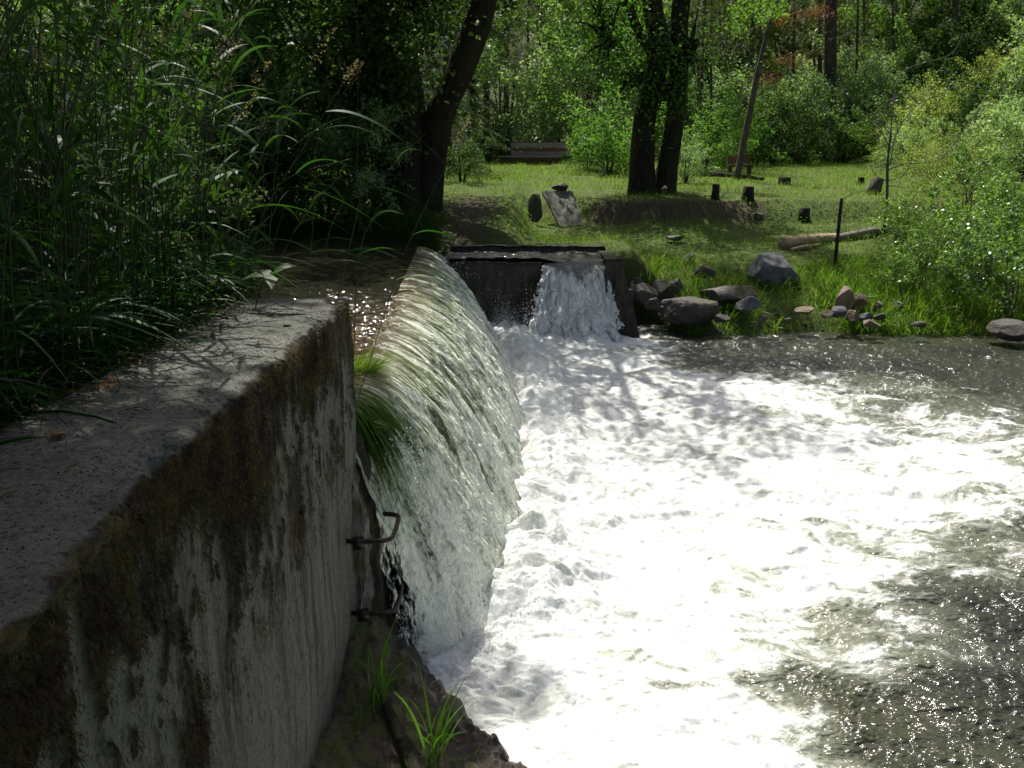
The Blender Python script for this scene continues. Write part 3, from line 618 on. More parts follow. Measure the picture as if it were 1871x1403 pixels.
rock(1605, 572, 12.8, .2, .2, 'stone3', 67, 'small orange rock at the end of the tan rock group', 'rock', name='rock')
rock(1680, 601, 12.2, .22, .14, 'stone2', 68, 'flat brown stone barely above the water off the grassy shore', 'rock', name='rock')
rock(1593, 601, 12.1, .34, .15, 'stone3', 69, 'flat submerged-looking tan stone in the shallows under the tan rocks', 'rock', name='rock')
rock(1858, 622, 11.75, .62, .3, 'stone2', 70, 'rounded brown boulder in the water at the far end of the shore', dp=.6, cut=.12)
rock(1215, 352, 20.0, .16, .2, 'stone3', 71, 'small stack-like pale rock at the foot of the twin-trunk tree', 'rock', name='rock')
rock(1640, 565, 13.0, .2, .14, 'stone2', 72, 'little brown rock in the tall shore grass', 'rock', name='rock')
for k, (u, v_, Y, w, h, mt, lb) in enumerate([(1232, 540, 13.5, .4, .34, 'stone2', 'brown block between the pier rocks and the long low boulder'), (1165, 535, 13.5, .34, .3, 'stone2', 'dark rock stacked above the reddish boulder beside the pier'), (1215, 575, 12.8, .26, .2, 'wetstone', 'wet black stone left of the broad waterside boulder'), (1320, 590, 12.5, .26, .18, 'stone2', 'brown stone at the waterline between the broad boulder and the pale leaning one'), (1395, 588, 12.4, .2, .15, 'stone3', 'small tan stone at the waterline under the pale leaning boulder'),
    (1560, 590, 12.4, .26, .22, 'stone3', 'tan broken rock in the middle of the tan rock group'), (1610, 588, 12.4, .22, .16, 'stone2', 'brown rock at the right foot of the tan rock group'), (1440, 590, 12.4, .16, .1, 'stone2', 'little dark stone where the yellow shore grass meets the water'), (1340, 505, 14.3, .3, .2, 'stone2', 'half-buried brown rock above the long low boulder'), (1235, 440, 16.2, .4, .16, 'stone2', 'half-buried rock on the shaded slope under the twin-trunk tree'), (1385, 398, 18.3, .3, .18, 'stone2', 'earthy rock below the short dark stump')]):
    rock(u, v_, Y, w, h, mt, 300 + k, lb, 'rock', name='rock', rz=k)
# rock ledge below the wall
b = Bag(); ax = np.linspace(-1.2, .35, 260); ay = np.linspace(2.7, 4.75, 300); AX, AY = np.meshgrid(ax, ay, indexing='ij')
edx = np.interp(AY, [2.7, 3.2, 3.55, 3.75, 4.0, 4.3, 4.6, 4.75], [.1, .1, .0, -.17, -.33, -.52, -.66, -.8]) + (fb(AY * 5, 0, 0, 110, 4) - .5) * .18
tpz = np.interp(AY, [2.7, 3.3, 3.8, 4.2, 4.5, 4.75], [-.05, .0, .12, .3, .36, .3])
k = np.clip((edx - AX) / (edx + 1.0), -1.5, 1)
AZ_ = np.where(k > 0, .0 + tpz * k ** .6 + .12 * k, k * 1.3) + (fb(AX * 2.4, AY * 2.4, 0, 111, 5, .58) - .5) * .22 + (np.abs(fb(AX * 7, AY * 5, 0, 112, 4, .6) - .5)) * .12 + ss(.35, 0, k) * ss(-.1, .1, k) * (fb(AX * 11, AY * 11, 0, 113, 3) - .42) * .22
b.add(np.stack([AX, AY, AZ_], -1), gridf(260, 300))
m = M('ledge_rock'); v = m.coord(); n1 = m.noise(v, 4, 6, .65); n2 = m.noise(v, 24, 7, .7); n3 = m.noise(v, 9, 5, .6)
col = m.mix(m.ramp(n1, [(.35, 0.0), (.62, 1.0)]), (.035, .03, .022), (.17, .13, .09))
col = m.mix(m.ramp(n2, [(.45, 0.0), (.7, .8)]), col, (.02, .016, .012))
wetf = m.attr('wet'); col = m.mix(m.math('MULTIPLY', m.ramp(n3, [(.44, 0.0), (.54, .9)]), m.math('SUBTRACT', 1.0, wetf)), col, (.085, .1, .018))
col = m.mix(m.math('MULTIPLY', wetf, .75), col, (.025, .018, .013))
me = mesh('rock_ledge', np.stack([AX, AY, AZ_], -1), gridf(260, 300), m.done(m.bsdf(col, m.math('MULTIPLY_ADD', wetf, -.55, .75), .5, m.bump(m.math('ADD', n2, n1), 1, .03))), True, {'wet': np.clip(ss(.5, .1, k) + ss(4.1, 4.3, AY) * .6, 0, 1).ravel()})
tag(put('rock_ledge', me), 'sloping brown rock ledge with moss between the wall foot and the foam', 'rock')
def ledge_z(x, y):
    i = int(np.clip((x + 1.2) / 1.55 * 259, 0, 259)); j = int(np.clip((y - 2.7) / 2.05 * 299, 0, 299)); return float(AZ_[i, j])
b = Bag(); p0 = at(688, 1290, 3.82); p1 = at(770, 1410, 3.25); p0[2] = ledge_z(p0[0], p0[1]) + .05; p1[2] = ledge_z(p1[0], p1[1]) + .04
tube(b, spline([p0, (p0 + p1) / 2 + np.array([.01, 0, .02]), p1], 24), np.linspace(.02, .035, 24), 9, rough=.2)
tag(put('driftwood_stick', b.mesh('driftwood_stick', MT['bark'])), 'dark weathered stick lying down the rock ledge between two grass clumps', 'stick')
# ------------------------------------------------------------------ single grass plants with visible blades
def stalk(name, P, leafs, mat='reed', label='', cat='grass stalk', group=None, r=.0028, head=None, wl=.014, dp=.9):
    P = np.asarray(P, float); root = thing(name, label, cat, P[0], group); o = P[0]
    pts = spline(P - o, 30); b = Bag(); tube(b, pts, np.linspace(r, r * .45, 30), 6)
    put('stem', b.mesh('stem', MT['reed_stem']), root)
    for (t, d, L) in leafs:
        B = pts[int(t * 29)]
        V, Q = ribbons([B], [d], L * 1.25, wl * 1.35, dp, 12); put('leaf', mesh('leaf', V, Q, MT[mat], True), root)
    if head:
        b = Bag(); n = 90; t = R.uniform(0, 1, n) ** .8; hp = pts[-1] + (pts[-1] - pts[-4]) / np.linalg.norm(pts[-1] - pts[-4]) * (t * head)[:, None]
        hp = hp + R.normal(0, 1, (n, 3)) * (.011 * (1 - t) + .003)[:, None]
        V, Q, T = leaves(hp, R.uniform(.006, .012, n), .2); b.add(V, Q, T); put('seed_head', b.mesh('seed_head', MT['seed']), root)
    return root
# (foot, bend, tip) seen against the river, each with its own leaves
SP = [
 ([at(652, 690, 3.95), at(712, 545, 3.9), at(748, 440, 3.85), at(832, 268, 3.7)], [(.28, (.25, .1, .9), .3), (.42, (.8, -.2, .45), .3), (.5, (.9, .1, .1), .33), (.3, (-.9, .1, .3), .22), (.6, (-.7, 0, .6), .2), (.7, (.6, 0, .4), .18)], 'tall grass stalk leaning out over the weir with a pale plume high up', .16),
 ([at(560, 560, 3.6), at(572, 400, 3.6), at(580, 260, 3.5), at(640, 150, 3.4)], [(.3, (.9, 0, .4), .3), (.45, (.8, -.1, .5), .34), (.6, (-.8, .1, .5), .28), (.75, (.9, .1, .5), .3)], 'upright grass stalk rising from the wall end with arching leaves', .14),
 ([at(520, 570, 3.4), at(600, 430, 3.4), at(690, 330, 3.3), at(780, 240, 3.2)], [(.3, (.8, 0, .5), .3), (.45, (-.4, 0, .9), .28), (.6, (.9, -.1, .3), .26), (.8, (.4, .1, .8), .2)], 'bent grass stalk slanting towards the trees from the wall end', None),
 ([at(640, 560, 4.35), at(655, 480, 4.3), at(690, 380, 4.2)], [(.35, (.8, 0, .5), .24), (.6, (-.7, 0, .6), .24), (.85, (.5, 0, .8), .18)], 'short grass stalk standing at the corner of the wall end', None),
 ([at(600, 520, 4.5), at(650, 400, 4.5), at(652, 330, 4.4), at(655, 110, 4.2)], [(.3, (.9, 0, .35), .28), (.55, (-.6, 0, .7), .25), (.9, (.5, 0, -.1), .36), (.88, (-.9, 0, .05), .3)], 'tall grass stalk ending in two broad drooping leaves against the dark trunks', None),
 ([at(455, 610, 3.2), at(470, 420, 3.1), at(560, 260, 3.0), at(628, 150, 2.9)], [(.3, (.8, -.3, .5), .34), (.5, (.9, .1, .2), .36), (.7, (-.5, 0, .8), .3), (.85, (.9, 0, .2), .26)], 'curved grass stalk with a nodding seed plume over the wall', .13),
 ([at(415, 640, 3.0), at(420, 440, 2.9), at(520, 330, 2.8), at(640, 290, 2.7)], [(.25, (.7, -.3, .4), .36), (.5, (.9, 0, .35), .34), (.75, (.6, 0, .7), .25)], 'low grass stalk arching sideways across the wall end', None),
 ([at(330, 700, 2.6), at(300, 400, 2.6), at(250, 180, 2.5), at(180, 20, 2.5)], [(.3, (.7, -.2, .5), .36), (.5, (-.7, -.1, .6), .34), (.7, (.9, -.1, .4), .36)], 'long thin grass stalk rising above the orange dead leaves', None),
 ([at(115, 720, 2.2), at(95, 330, 2.2), at(60, 120, 2.1), at(40, -60, 2.1)], [(.3, (.6, -.3, .5), .34), (.45, (.8, -.1, .6), .3), (.6, (-.6, 0, .8), .3)], 'pale jointed grass stalk crossing the dark thicket behind the wall', None),
]
for P, lf, lab, hd in SP:
    P = [np.array(p) for p in P]
    if P[0][0] > -.95 and P[0][1] > 3.9: foot = np.array([-.88, 4.46, 1.44])
    else:
        zc = min(5.4, -1.43 / (P[0][0] / (P[0][1] * CT + .7 * ST))); yb = (zc - .85 * ST) / CT; foot = np.array([-1.43, yb, float(gz(-1.43, yb)) - .02])
    dY = foot[1] - P[0][1]; P[1:] = [np.array([0, 0, CZ]) + (p - [0, 0, CZ]) * (p[1] + dY) / p[1] for p in P[1:]]; P[0] = foot
    stalk('grass_stalk', P, lf, 'reed', lab, head=hd, group='tall grass stalks growing along the wall')
def clump(name, c, n, L, lean, label, mat='shore', w=.008, spread=.04, droop=(.3, .9), cat='grass clump', group=None, dirz=1.0):
    root = thing(name, label, cat, c, group)
    b = R.normal(0, spread, (n, 3)); b[:, 2] = 0; D = R.normal(0, .28, (n, 3)); D[:, 2] = dirz; D = D + np.array(lean)
    V, Q = ribbons(b, D, R.uniform(L * .5, L, n), R.uniform(w * .6, w, n), R.uniform(*droop, n), 10); V = V
    put('blades', mesh('blades', V, Q, MT[mat], True), root); return root
p = at(690, 1290, 3.75); p[2] = ledge_z(p[0], p[1])
clump('grass_clump', p, 20, .72, (.1, 0, 1.2), 'slender upright green grass clump growing on the rock ledge against the wall foot', w=.017, spread=.03)
p = at(795, 1385, 3.45); p[2] = ledge_z(p[0], p[1])
clump('grass_clump', p, 20, .8, (.05, 0, .9), 'bright broad-bladed grass clump low on the rock ledge near the foam', w=.02, spread=.025)
p = at(775, 1398, 3.35); p[2] = ledge_z(p[0], p[1])
clump('grass_clump', p, 20, .16, (0, 0, 0), 'tiny fine grass tuft at the foot of the bright clump on the ledge', w=.008, spread=.05)
clump('grass_tuft', (-.99, 5.35, 1.47), 210, .36, (.7, -.25, .3), 'dense yellow-green grass tuft growing in the shallow water on the weir crest', mat='shore', w=.007, spread=.06, droop=(.2, .8), cat='grass clump', dirz=.7)
clump('grass_tuft', (-.84, 4.5, 1.42), 16, .2, (1.6, -.1, -.2), 'flat wet grass tuft trailing over the weir crest beside the wall end', w=.011, spread=.04, droop=(.3, .7), dirz=.1)
for (u, v_, Y, n_, L_, lb) in [(655, 1330, 3.6, 12, .2, 'short dark grass tuft squeezed between the wall foot and the stick'), (735, 1230, 3.95, 9, .14, 'little grass tuft high on the ledge below the rungs'), (850, 1392, 3.45, 10, .13, 'small grass tuft at the wet outer side of the ledge')]:
    p = at(u, v_, Y); p[2] = ledge_z(p[0], p[1]); clump('grass_clump', p, n_, L_, (.1, 0, 0), lb, w=.01, spread=.03)
# weed strands combed down the curtain
root = thing('water_weed', 'long green weed strands combed flat under the falling water near the wall', 'water weed', (0, 0, 0))
n = 150; yy = 4.36 + np.abs(R.normal(0, .2, n)); q0 = R.uniform(.1, .3, n); q1 = q0 + R.uniform(.12, .42, n)
V = []; Q = []; sg = 10
tz = ZC - (zp0(0, yy) - .12); x0_ = lip(yy) - .22; th_ = toe(yy) - x0_
for j in range(sg + 1):
    qq = lerp(q0, q1, j / sg); X = x0_ + th_ * qq; Z = ZC - tz * qq ** 2; w = .008 * (1 - (j / sg) ** 2) + .0008
    nx, nz = 2 * tz * qq, th_; l = np.sqrt(nx ** 2 + nz ** 2); up = .045 + .015 * np.sin(q0 * 60)
    Yj = yy + .02 * np.sin(qq * 9 + q0 * 50)
    V.append(np.stack([np.stack([X + nx / l * up, Yj - w, Z + nz / l * up], 1), np.stack([X + nx / l * up, Yj + w, Z + nz / l * up], 1)], 1))
V = np.stack(V, 1).reshape(-1, 3); i = ((np.arange(n) * (sg + 1) * 2)[:, None] + np.arange(sg)[None] * 2).ravel()
put('strands', mesh('strands', V, np.stack([i, i + 1, i + 3, i + 2], 1), MT['shore'], True), root)
# big-leafed weed on the wall end, small weeds
p = np.array([-1.22, 4.0, ZT]); root = thing('broadleaf_weed', 'broad-leaved weed bending over the back of the wall end', 'weed', p)
b = Bag(); tube(b, spline([(0, 0, 0), (.04, 0, .12), (.12, -.03, .2)], 12), .003, 6); put('stem', b.mesh('stem', MT['reed_stem']), root)
for d, s_ in (((.9, -.3, -.1), .16), ((.4, .2, .5), .13), ((-.7, 0, .2), .14), ((.2, -.9, .1), .12)):
    V, Q = ribbons([(.1, -.02, .17)], [d], s_, .085, .7, 10); put('leaf', mesh('leaf', V, Q, MT['leafdark'], True), root)
# orange dead leaves, twigs, crumbs on the wall top
def litter(u, v, label, n, mat, size):
    p = at(u, v, 2.0); k = (ZT - CZ) / (p[2] - CZ); p = np.array([p[0] * k, p[1] * k, ZT + .004])
    root = thing('dead_leaf', label, 'dead leaf', p, 'dead leaves on the wall top')
    V, Q = ribbons(R.normal(0, .012, (n, 3)) * [1, 1, .4] + [0, 0, .008], R.normal(0, 1, (n, 3)) * [1, 1, .3], R.uniform(size * .7, size, n), size * .55, .25, 6)
    put('leaf_blade', mesh('leaf_blade', V, Q, MT[mat], True), root)
litter(195, 706, 'curled orange dead leaf lying in a spot of sun on the wall top', 5, 'orange', .05)
litter(60, 760, 'pale crumpled dead leaf beside the thicket foot on the wall top', 3, 'reed_dry', .04)
litter(370, 712, 'yellowish dead leaf flat in the middle of the wall top', 2, 'reed_dry', .035)
litter(520, 598, 'dull green fallen leaf near the wall end', 1, 'leafdark', .06)
litter(105, 800, 'brown shrivelled leaf at the inner edge of the wall top', 3, 'reed_dry', .05)
b = Bag(); n = 420; x = R.uniform(XB + .02, XF - .03, n); y = 1.0 + 3.2 * R.uniform(0, 1, n) ** 1.3; x = XB + (x - XB) * R.uniform(0, 1, n) ** 1.2
for i in range(70):
    a = R.uniform(0, PI); L_ = R.uniform(.02, .1); d = np.array([math.cos(a), math.sin(a), 0]) * L_ / 2; c = np.array([x[i], y[i], ZT + .006])
    tube(b, [c - d, c + d * .3 + [0, 0, .004], c + d], R.uniform(.0008, .002), 5)
V, Q = ribbons(np.stack([x, y, np.full(n, ZT + .004)], 1), R.normal(0, 1, (n, 3)) * [1, 1, .15], R.uniform(.01, .05, n), R.uniform(.003, .01, n), .1, 3); b.add(V, Q)
tag(put('leaf_litter', b.mesh('leaf_litter', MT['reed_dry'])), kind='stuff')
b = Bag(); n = 900; V, T = droplets(np.stack([XB + (XF - XB) * R.uniform(0, .98, n), 1.0 + 3.25 * R.uniform(0, 1, n), np.full(n, ZT + .001)], 1), R.uniform(.0008, .0032, n)); b.add(V, None, T)
tag(put('gravel', b.mesh('gravel', MT['stone2'])), kind='stuff')
# ------------------------------------------------------------------ the thicket of reed grass behind the wall
def reedmass(n, xr, yr, hr, name, lean=.07):
    S_, L_, G_ = Bag(), Bag(), Bag()
    for i in range(n):
        y = R.uniform(*yr); x = XB - .02 - (R.uniform(0, 1) ** 1.4) * (xr[1]); 
        if x / max(y, .1) < -.85 and R.rand() < .5: x *= .7; x = min(x, XB - .02)
        z = float(gz(x, y)); h = R.uniform(*hr)
        a = np.array([R.normal(lean, .13), R.normal(0, .12), 0]); 
        P = np.array([[x, y, z - .05], [x + a[0] * h * .25, y + a[1] * h * .25, z + h * .4], [x + a[0] * h * .8, y + a[1] * h * .8, z + h * .75], [x + a[0] * h * 1.5, y + a[1] * h * 1.5, z + h]])
        P = spline(P, 14); tube(S_, P, np.linspace(.0032, .0012, 14), 5, False)
        k = R.randint(5, 9); t = np.sort(R.uniform(.12, .97, k)); B = P[(t * 13).astype(int)]; az = R.uniform(0, 2 * PI, k)
        D = np.stack([np.cos(az), np.sin(az), R.uniform(.6, 2.2, k)], 1)
        V, Q = ribbons(B, D, R.uniform(.18, .42, k), R.uniform(.012, .026, k), R.uniform(.3, 1.0, k), 7); L_.add(V, Q)
        if R.rand() < .22:
            m_ = 50; tt_ = R.uniform(0, 1, m_); hp = P[-1] + (P[-1] - P[-3]) * (tt_[:, None] * .9) + R.normal(0, .016, (m_, 3)) * (1.2 - tt_[:, None]); V, Q, T = leaves(hp, R.uniform(.008, .014, m_), .2); G_.add(V, Q, T)
    # dry undergrowth at the foot
    m_ = n * 16; y = R.uniform(yr[0], yr[1], m_); x = XB + .03 - np.abs(R.normal(0, .5, m_)); Bp = np.stack([x, y, np.maximum(gz(x, y), ZT * (x > XB)) - .01], 1)
    D = np.stack([R.normal(.3, .8, m_), R.normal(0, .8, m_), R.uniform(.2, 1.1, m_)], 1); W_ = Bag(); V, Q = ribbons(Bp, D, R.uniform(.06, .3, m_), R.uniform(.003, .008, m_), R.uniform(.5, 1.3, m_), 5); W_.add(V, Q)
    return S_, L_, G_, W_
S_, L_, G_, W_ = reedmass(560, (0, 2.6), (1.0, 5.0), (1.0, 2.0), 'reeds')
th = tag(put('tall_grass', L_.mesh('tall_grass', MT['reed'])), 'dark mass of tall broad-bladed grass crowding the back of the wall', 'tall grass', kind='stuff')
put('stems', S_.mesh('stems', MT['reed_stem']), th); put('seed_heads', G_.mesh('seed_heads', MT['seed']), th); n = 9000; y = R.uniform(1.0, 5.6, n); x = XB - .03 - np.abs(R.normal(0, .9, n)); U_, Q_u = ribbons(np.stack([x, y, gz(x, y) + R.uniform(0, .35, n)], 1), np.stack([R.normal(.2, .6, n), R.normal(0, .6, n), R.uniform(.3, 1.2, n)], 1), R.uniform(.15, .45, n), R.uniform(.008, .02, n), R.uniform(.4, 1.2, n), 5)
put('low_blades', mesh('low_blades', U_, Q_u, MT['reed'], True), th); put('dry_undergrowth', W_.mesh('dry_undergrowth', MT['reed_dry']), th)
# ------------------------------------------------------------------ tree kinds
def crown_pts(n, rad, clumps, cr, seed, bottom=-.6):
    r = np.random.RandomState(seed); d = unit(r.normal(0, 1, (clumps, 3))); rr = r.uniform(.25, 1, (clumps, 1)) ** .6
    c = d * rr * np.array(rad); c = c[c[:, 2] > bottom * rad[2]]
    nc = len(c); wgt = r.uniform(.3, 1, nc) ** 1.5; k = r.choice(nc, n, p=wgt / wgt.sum()); g = r.normal(0, 1, (n, 3)); g = g / np.maximum(1, np.linalg.norm(g, axis=1, keepdims=True) / 1.6)
    dv = unit(unit(c) * .8 + r.normal(0, .45, (nc, 3)) + [0, 0, .5]); s_ = r.uniform(-.4, 1, (n, 1)) ; ln = (cr * r.uniform(1.2, 3.4, (nc, 1)))[k]
    P = c[k] + dv[k] * s_ * ln + g * cr * .5 * (1.15 - .75 * np.abs(s_)) - np.array([0, 0, 1.0]) * .12 * ln * s_ ** 2
    return P, c
def broad_proto(name, h0, rad, n, clumps, cr, lsize, lmat, bmat, trunk_r, seed, trunk_h=None, trunks=1, shape='leaf'):
    """trunk with limbs to the leaf clumps of an uneven crown"""
    P, c = crown_pts(n, rad, clumps, cr, seed); P[:, 2] += h0; c = c + [0, 0, h0]
    b = Bag(); V, Q, T = leaves(P, lsize * (.45 + R.uniform(0, 1, n) ** 1.6), .45, shape); b.add(V, Q, T)
    cm = b.mesh('crown', MT[lmat]); t = Bag()
    for q in range(trunks):
        a = q * 2 * PI / max(trunks, 1); off = np.array([math.cos(a), math.sin(a), 0]) * (trunk_r * 1.3 if trunks > 1 else 0)
        top = np.array([off[0] * 5, off[1] * 5, h0 + rad[2] * .5]); base = off.copy(); base[2] = -.4
        mid = (top + base) / 2 + R.normal(0, .05, 3) * h0; pts = spline([base, mid, top], 16)
        tube(t, pts, np.linspace(trunk_r * 1.25, trunk_r * .25, 16), 9, rough=.12, seed=seed)
        for cc in c[q::trunks][:26]:
            s_ = pts[int(np.clip((cc[2] - rad[2] * .5) / (h0 + rad[2] * .5 + .4), .25, .95) * 15)]
            tube(t, spline([s_, (s_ + cc) / 2 + [0, 0, .1 * rad[2] * R.rand()], cc], 6), np.linspace(trunk_r * .3, trunk_r * .05, 6), 5, False)
    return cm, t.mesh('trunk', MT[bmat])
def conifer_proto(h, rw, n, seed, lmat='needle', base=.18, bmat='barkpine', tr=.17, size=.16):
    r = np.random.RandomState(seed); b = Bag(); t = Bag()
    tube(t, [[0, 0, -.5], [0.03, 0, h * .4], [0, .04, h * .8], [0, 0, h]], [tr * 1.1, tr * .8, tr * .35, .02], 10, rough=.08, seed=seed)
    nb = int(h * 9); z = h * (base + (1 - base) * r.uniform(0, 1, nb) ** 1.15); az = r.uniform(0, 2 * PI, nb); L = rw * (1 - (z / h)) ** .75 * r.uniform(.5, 1.1, nb) + .2
    k = r.randint(0, nb, n); s = r.uniform(.12, 1, n) ** .8
    lat = r.normal(0, .13, n) * L[k] * (1.1 - s)
    P = np.stack([np.cos(az[k]) * s * L[k] - np.sin(az[k]) * lat, np.sin(az[k]) * s * L[k] + np.cos(az[k]) * lat, z[k] - .35 * L[k] * s ** 1.6 + .05 * L[k] - np.abs(r.normal(0, .05, n))], 1)
    D = np.stack([np.cos(az[k]), np.sin(az[k]), -.25 + 0 * s], 1) + r.normal(0, .5, (n, 3)) + np.array([0, 0, -.25])
    V, Q = ribbons(P, D, r.uniform(size * .6, size * 1.3, n), size * .22, .25, 1); b.add(V, Q)
    for i in range(min(nb, 60)):
        d = np.array([math.cos(az[i]), math.sin(az[i]), 0]); p0 = np.array([0, 0, z[i]])
        tube(t, [p0, p0 + d * L[i] * .5 - [0, 0, .04 * L[i]], p0 + d * L[i] - [0, 0, .3 * L[i]]], [.025, .015, .005], 4, False)
    return b.mesh('crown', MT[lmat]), t.mesh('trunk', MT[bmat])
def make(name, protos, loc, label, cat='tree', group=None, rz=None, s=1.0, sz=None):
    """first use builds the thing, the next ones copy it and its parts"""
    cm, tm = protos
    root = thing(name, label, cat, loc, group, R.uniform(0, 6.28) if rz is None else rz); root.scale = (s, s, sz or s)
    put('trunk' if name.endswith('tree') or 'maple' in name else 'stems', tm, root); put('crown' if name.endswith('tree') else 'foliage', cm, root); return root
BUSH = [broad_proto('b', .8, (1.2, 1.1, .9), 5200, 34, .3, .085, 'leafbright', 'barkgrey', .03, 200 + i, trunks=3) for i in range(2)]
PALE = [broad_proto('b', 1.3, (1.2, 1.1, 1.35), 6500, 40, .3, .085, 'leafpale', 'barkgrey', .035, 220 + i, trunks=3) for i in range(2)]
DARK = [broad_proto('b', 1.0, (1.4, 1.2, 1.1), 6000, 36, .34, .09, 'leafdark', 'bark', .04, 240 + i, trunks=3) for i in range(2)]
SHRUB = [broad_proto('b', .75, (.75, .7, .75), 3000, 40, .15, .05, 'leafshrub', 'barkgrey', .014, 260 + i, trunks=4, shape='broad') for i in range(3)]
HILL = [broad_proto('b', .7, (1.3, 1.2, .8), 5200, 44, .26, .06, 'hillshrub', 'barkgrey', .02, 280 + i, trunks=4) for i in range(2)]
MAPLE = [broad_proto('b', 4.6, (2.6, 2.4, 3.2), 13000, 60, .5, .15, 'leafbright', 'barkgrey', .11, 300 + i) for i in range(2)]
DMAPLE = [broad_proto('b', 6.0, (3.0, 2.8, 4.4), 15000, 70, .55, .15, 'leafdark', 'bark', .16, 320 + i) for i in range(2)]
FIR = [conifer_proto(15, 3.0, 17000, 340 + i, 'needle', .12, size=.2) for i in range(3)]
PINE = [conifer_proto(17, 2.8, 11000, 360 + i, 'needle2', .3, size=.24) for i in range(2)]
def onray(u, Y): a = (u - CX) / F; return a * (Y * CT + .4)
def P_(u, Y, dz=0.0):
    x = onray(u, Y); return gp(x, Y, dz)
# big dark trees on the near side of the meadow
def bigtree(name, trunks, crowns, label, lmat='leafdark', n=26000, lsize=.11, foot=None, tn=16, mat='bark', cl=.55):
    base = np.array(foot); root = thing(name, label, 'tree', base)
    for (pts, r0, r1) in trunks:
        b = Bag(); pts = spline(np.array(pts) - base, 30); rr = np.linspace(0, 1, 30); rad = lerp(r0, r1, rr) + r0 * .7 * np.exp(-rr * 22)
        tube(b, pts, rad, tn, rough=.14, seed=int(abs(r0) * 100)); put('trunk', b.mesh('trunk', MT[mat]), root)
    b = Bag(); t = Bag()
    for (c, rad, k) in crowns:
        P, cc = crown_pts(k, rad, 60, cl, R.randint(9999), -1); c = np.array(c) - base
        V, Q, T = leaves(P + c, R.uniform(lsize * .6, lsize * 1.2, k), .4); b.add(V, Q, T)
        t = Bag()
        for e in cc[:22] + c:
            s_ = c + (e - c) * .05 + np.array([0, 0, -.2 * rad[2]]); tube(t, spline([s_, (s_ + e) / 2 + [0, 0, .15], e], 6), np.linspace(.05, .012, 6), 5, False)
        put('branch', t.mesh('branch', MT[mat]), root)
    put('crown', b.mesh('crown', MT[lmat]), root)
    return root
f = P_(740, 16.2)
bigtree('alder_tree', [([f + [0, 0, -.4], at(742, 200, 16.2), at(700, 0, 16.2), at(660, -260, 16.3)], .4, .28),
    ([f + [.35, .1, -.4], at(800, 230, 16.1), at(848, 110, 16.0), at(885, 0, 15.9), at(930, -250, 15.7)], .27, .2),
    ([f + [-.25, .25, -.4], at(690, 150, 16.6), at(655, 0, 16.7), at(600, -200, 17)], .3, .2)],
    [((-2.6, 16.0, 7.6), (3.6, 3.0, 2.6), 22000), ((.3, 14.3, 8.2), (2.3, 2.2, 1.8), 10000), ((-5.2, 15.4, 6.4), (2.8, 2.6, 3.0), 14000), ((-1.5, 18.2, 5.8), (1.6, 1.0, 1.4), 4000), (at(690, 70, 15.3), (.8, .5, .8), 2600), (at(760, 10, 15.2), (.6, .4, .35), 1100), (at(640, 160, 15.2), (.8, .5, 1.0), 2600)],
    'huge dark tree with several thick leaning trunks on the bank behind the weir', foot=f)
f = P_(1180, 20.4)
bigtree('alder_tree', [([f + [-.1, 0, -.4], at(1178, 220, 20.4), at(1205, 90, 20.4), at(1192, 0, 20.4), at(1200, -200, 20.4)], .29, .2),
    ([f + [.35, .1, -.4], at(1236, 200, 20.5), at(1240, 100, 20.5), at(1246, 0, 20.5), at(1290, -200, 20.6)], .24, .18),
    ([at(1200, 110, 20.4), at(1168, 60, 20.3), at(1145, 0, 20.2), at(1100, -120, 20)], .12, .08)],
    [((2.9, 21.4, 9.4), (3.6, 3.6, 2.6), 21000), (at(1110, 60, 20.2), (.9, .9, 1.1), 3000), (at(1215, 170, 20.1), (.35, .3, .6), 800), (at(1160, 150, 19.9), (.5, .4, .4), 900), (at(1262, 90, 20.2), (.3, .3, .9), 600)],
    'mossy twin-trunk tree standing at the edge of the sunny meadow', 'leafbright', foot=f, lsize=.1)
# canopy above the reed thicket
for k, (x, y, h, rx, lab) in enumerate(((-4.9, 9.0, 10.0, 2.7, 'tall leafy alder above the thicket whose crown shades the wall'), (-4.7, 6.0, 9.6, 2.5, 'leafy alder leaning over the thick grass beside the wall'), (-11.5, 12.5, 8.5, 3.6, 'dark alder farther up the reed bank'), (-3.4, 4.6, 8.6, 1.5, 'slim alder leaning over the near part of the wall'))):
    f = np.array([x - 2.2, y, 1.6])
    bigtree('alder_tree', [([f + [0, 0, -.5], f + [.3, .2, h * .4], [x, y, h]], .2, .1)], [((x, y, h), (rx, rx * .9, 1.9), 24000)], lab, foot=f, lsize=.12)
# leafy growth behind the thicket
LB = ['leafpale', 'leafdark']
for k, (u, Y, s, pr, lab) in enumerate([(40, 14.5, 1.6, DARK[0], 'dark leafy bush seen through the thicket nearest the frame edge'), (210, 15.5, 1.7, DARK[1], 'dark leafy bush glinting through the tall grass stems'), (380, 14.6, 1.3, PALE[0], 'pale-leafed willow bush behind the tall grass plumes'), (520, 15.6, 1.5, DARK[0], 'dark bush on the far river bank left of the huge tree'),
        (600, 14.6, .8, DARK[1], 'low dark bush at the water on the far river bank'), (655, 15.0, .75, PALE[1], 'small blue-green bush at the foot of the huge dark tree'), (845, 20.5, .5, DARK[1], 'drooping dark bush just right of the huge leaning trunk'), (120, 19, 2.0, PALE[1], 'tall pale bush deep behind the thicket'), (300, 20, 2.2, BUSH[0], 'tall green bush deep behind the thicket'), (480, 21, 2.2, DARK[1], 'tall dark bush in the shade behind the far river bank')]):
    make('bush', pr, P_(u, Y), lab, 'bush', None, s=s)
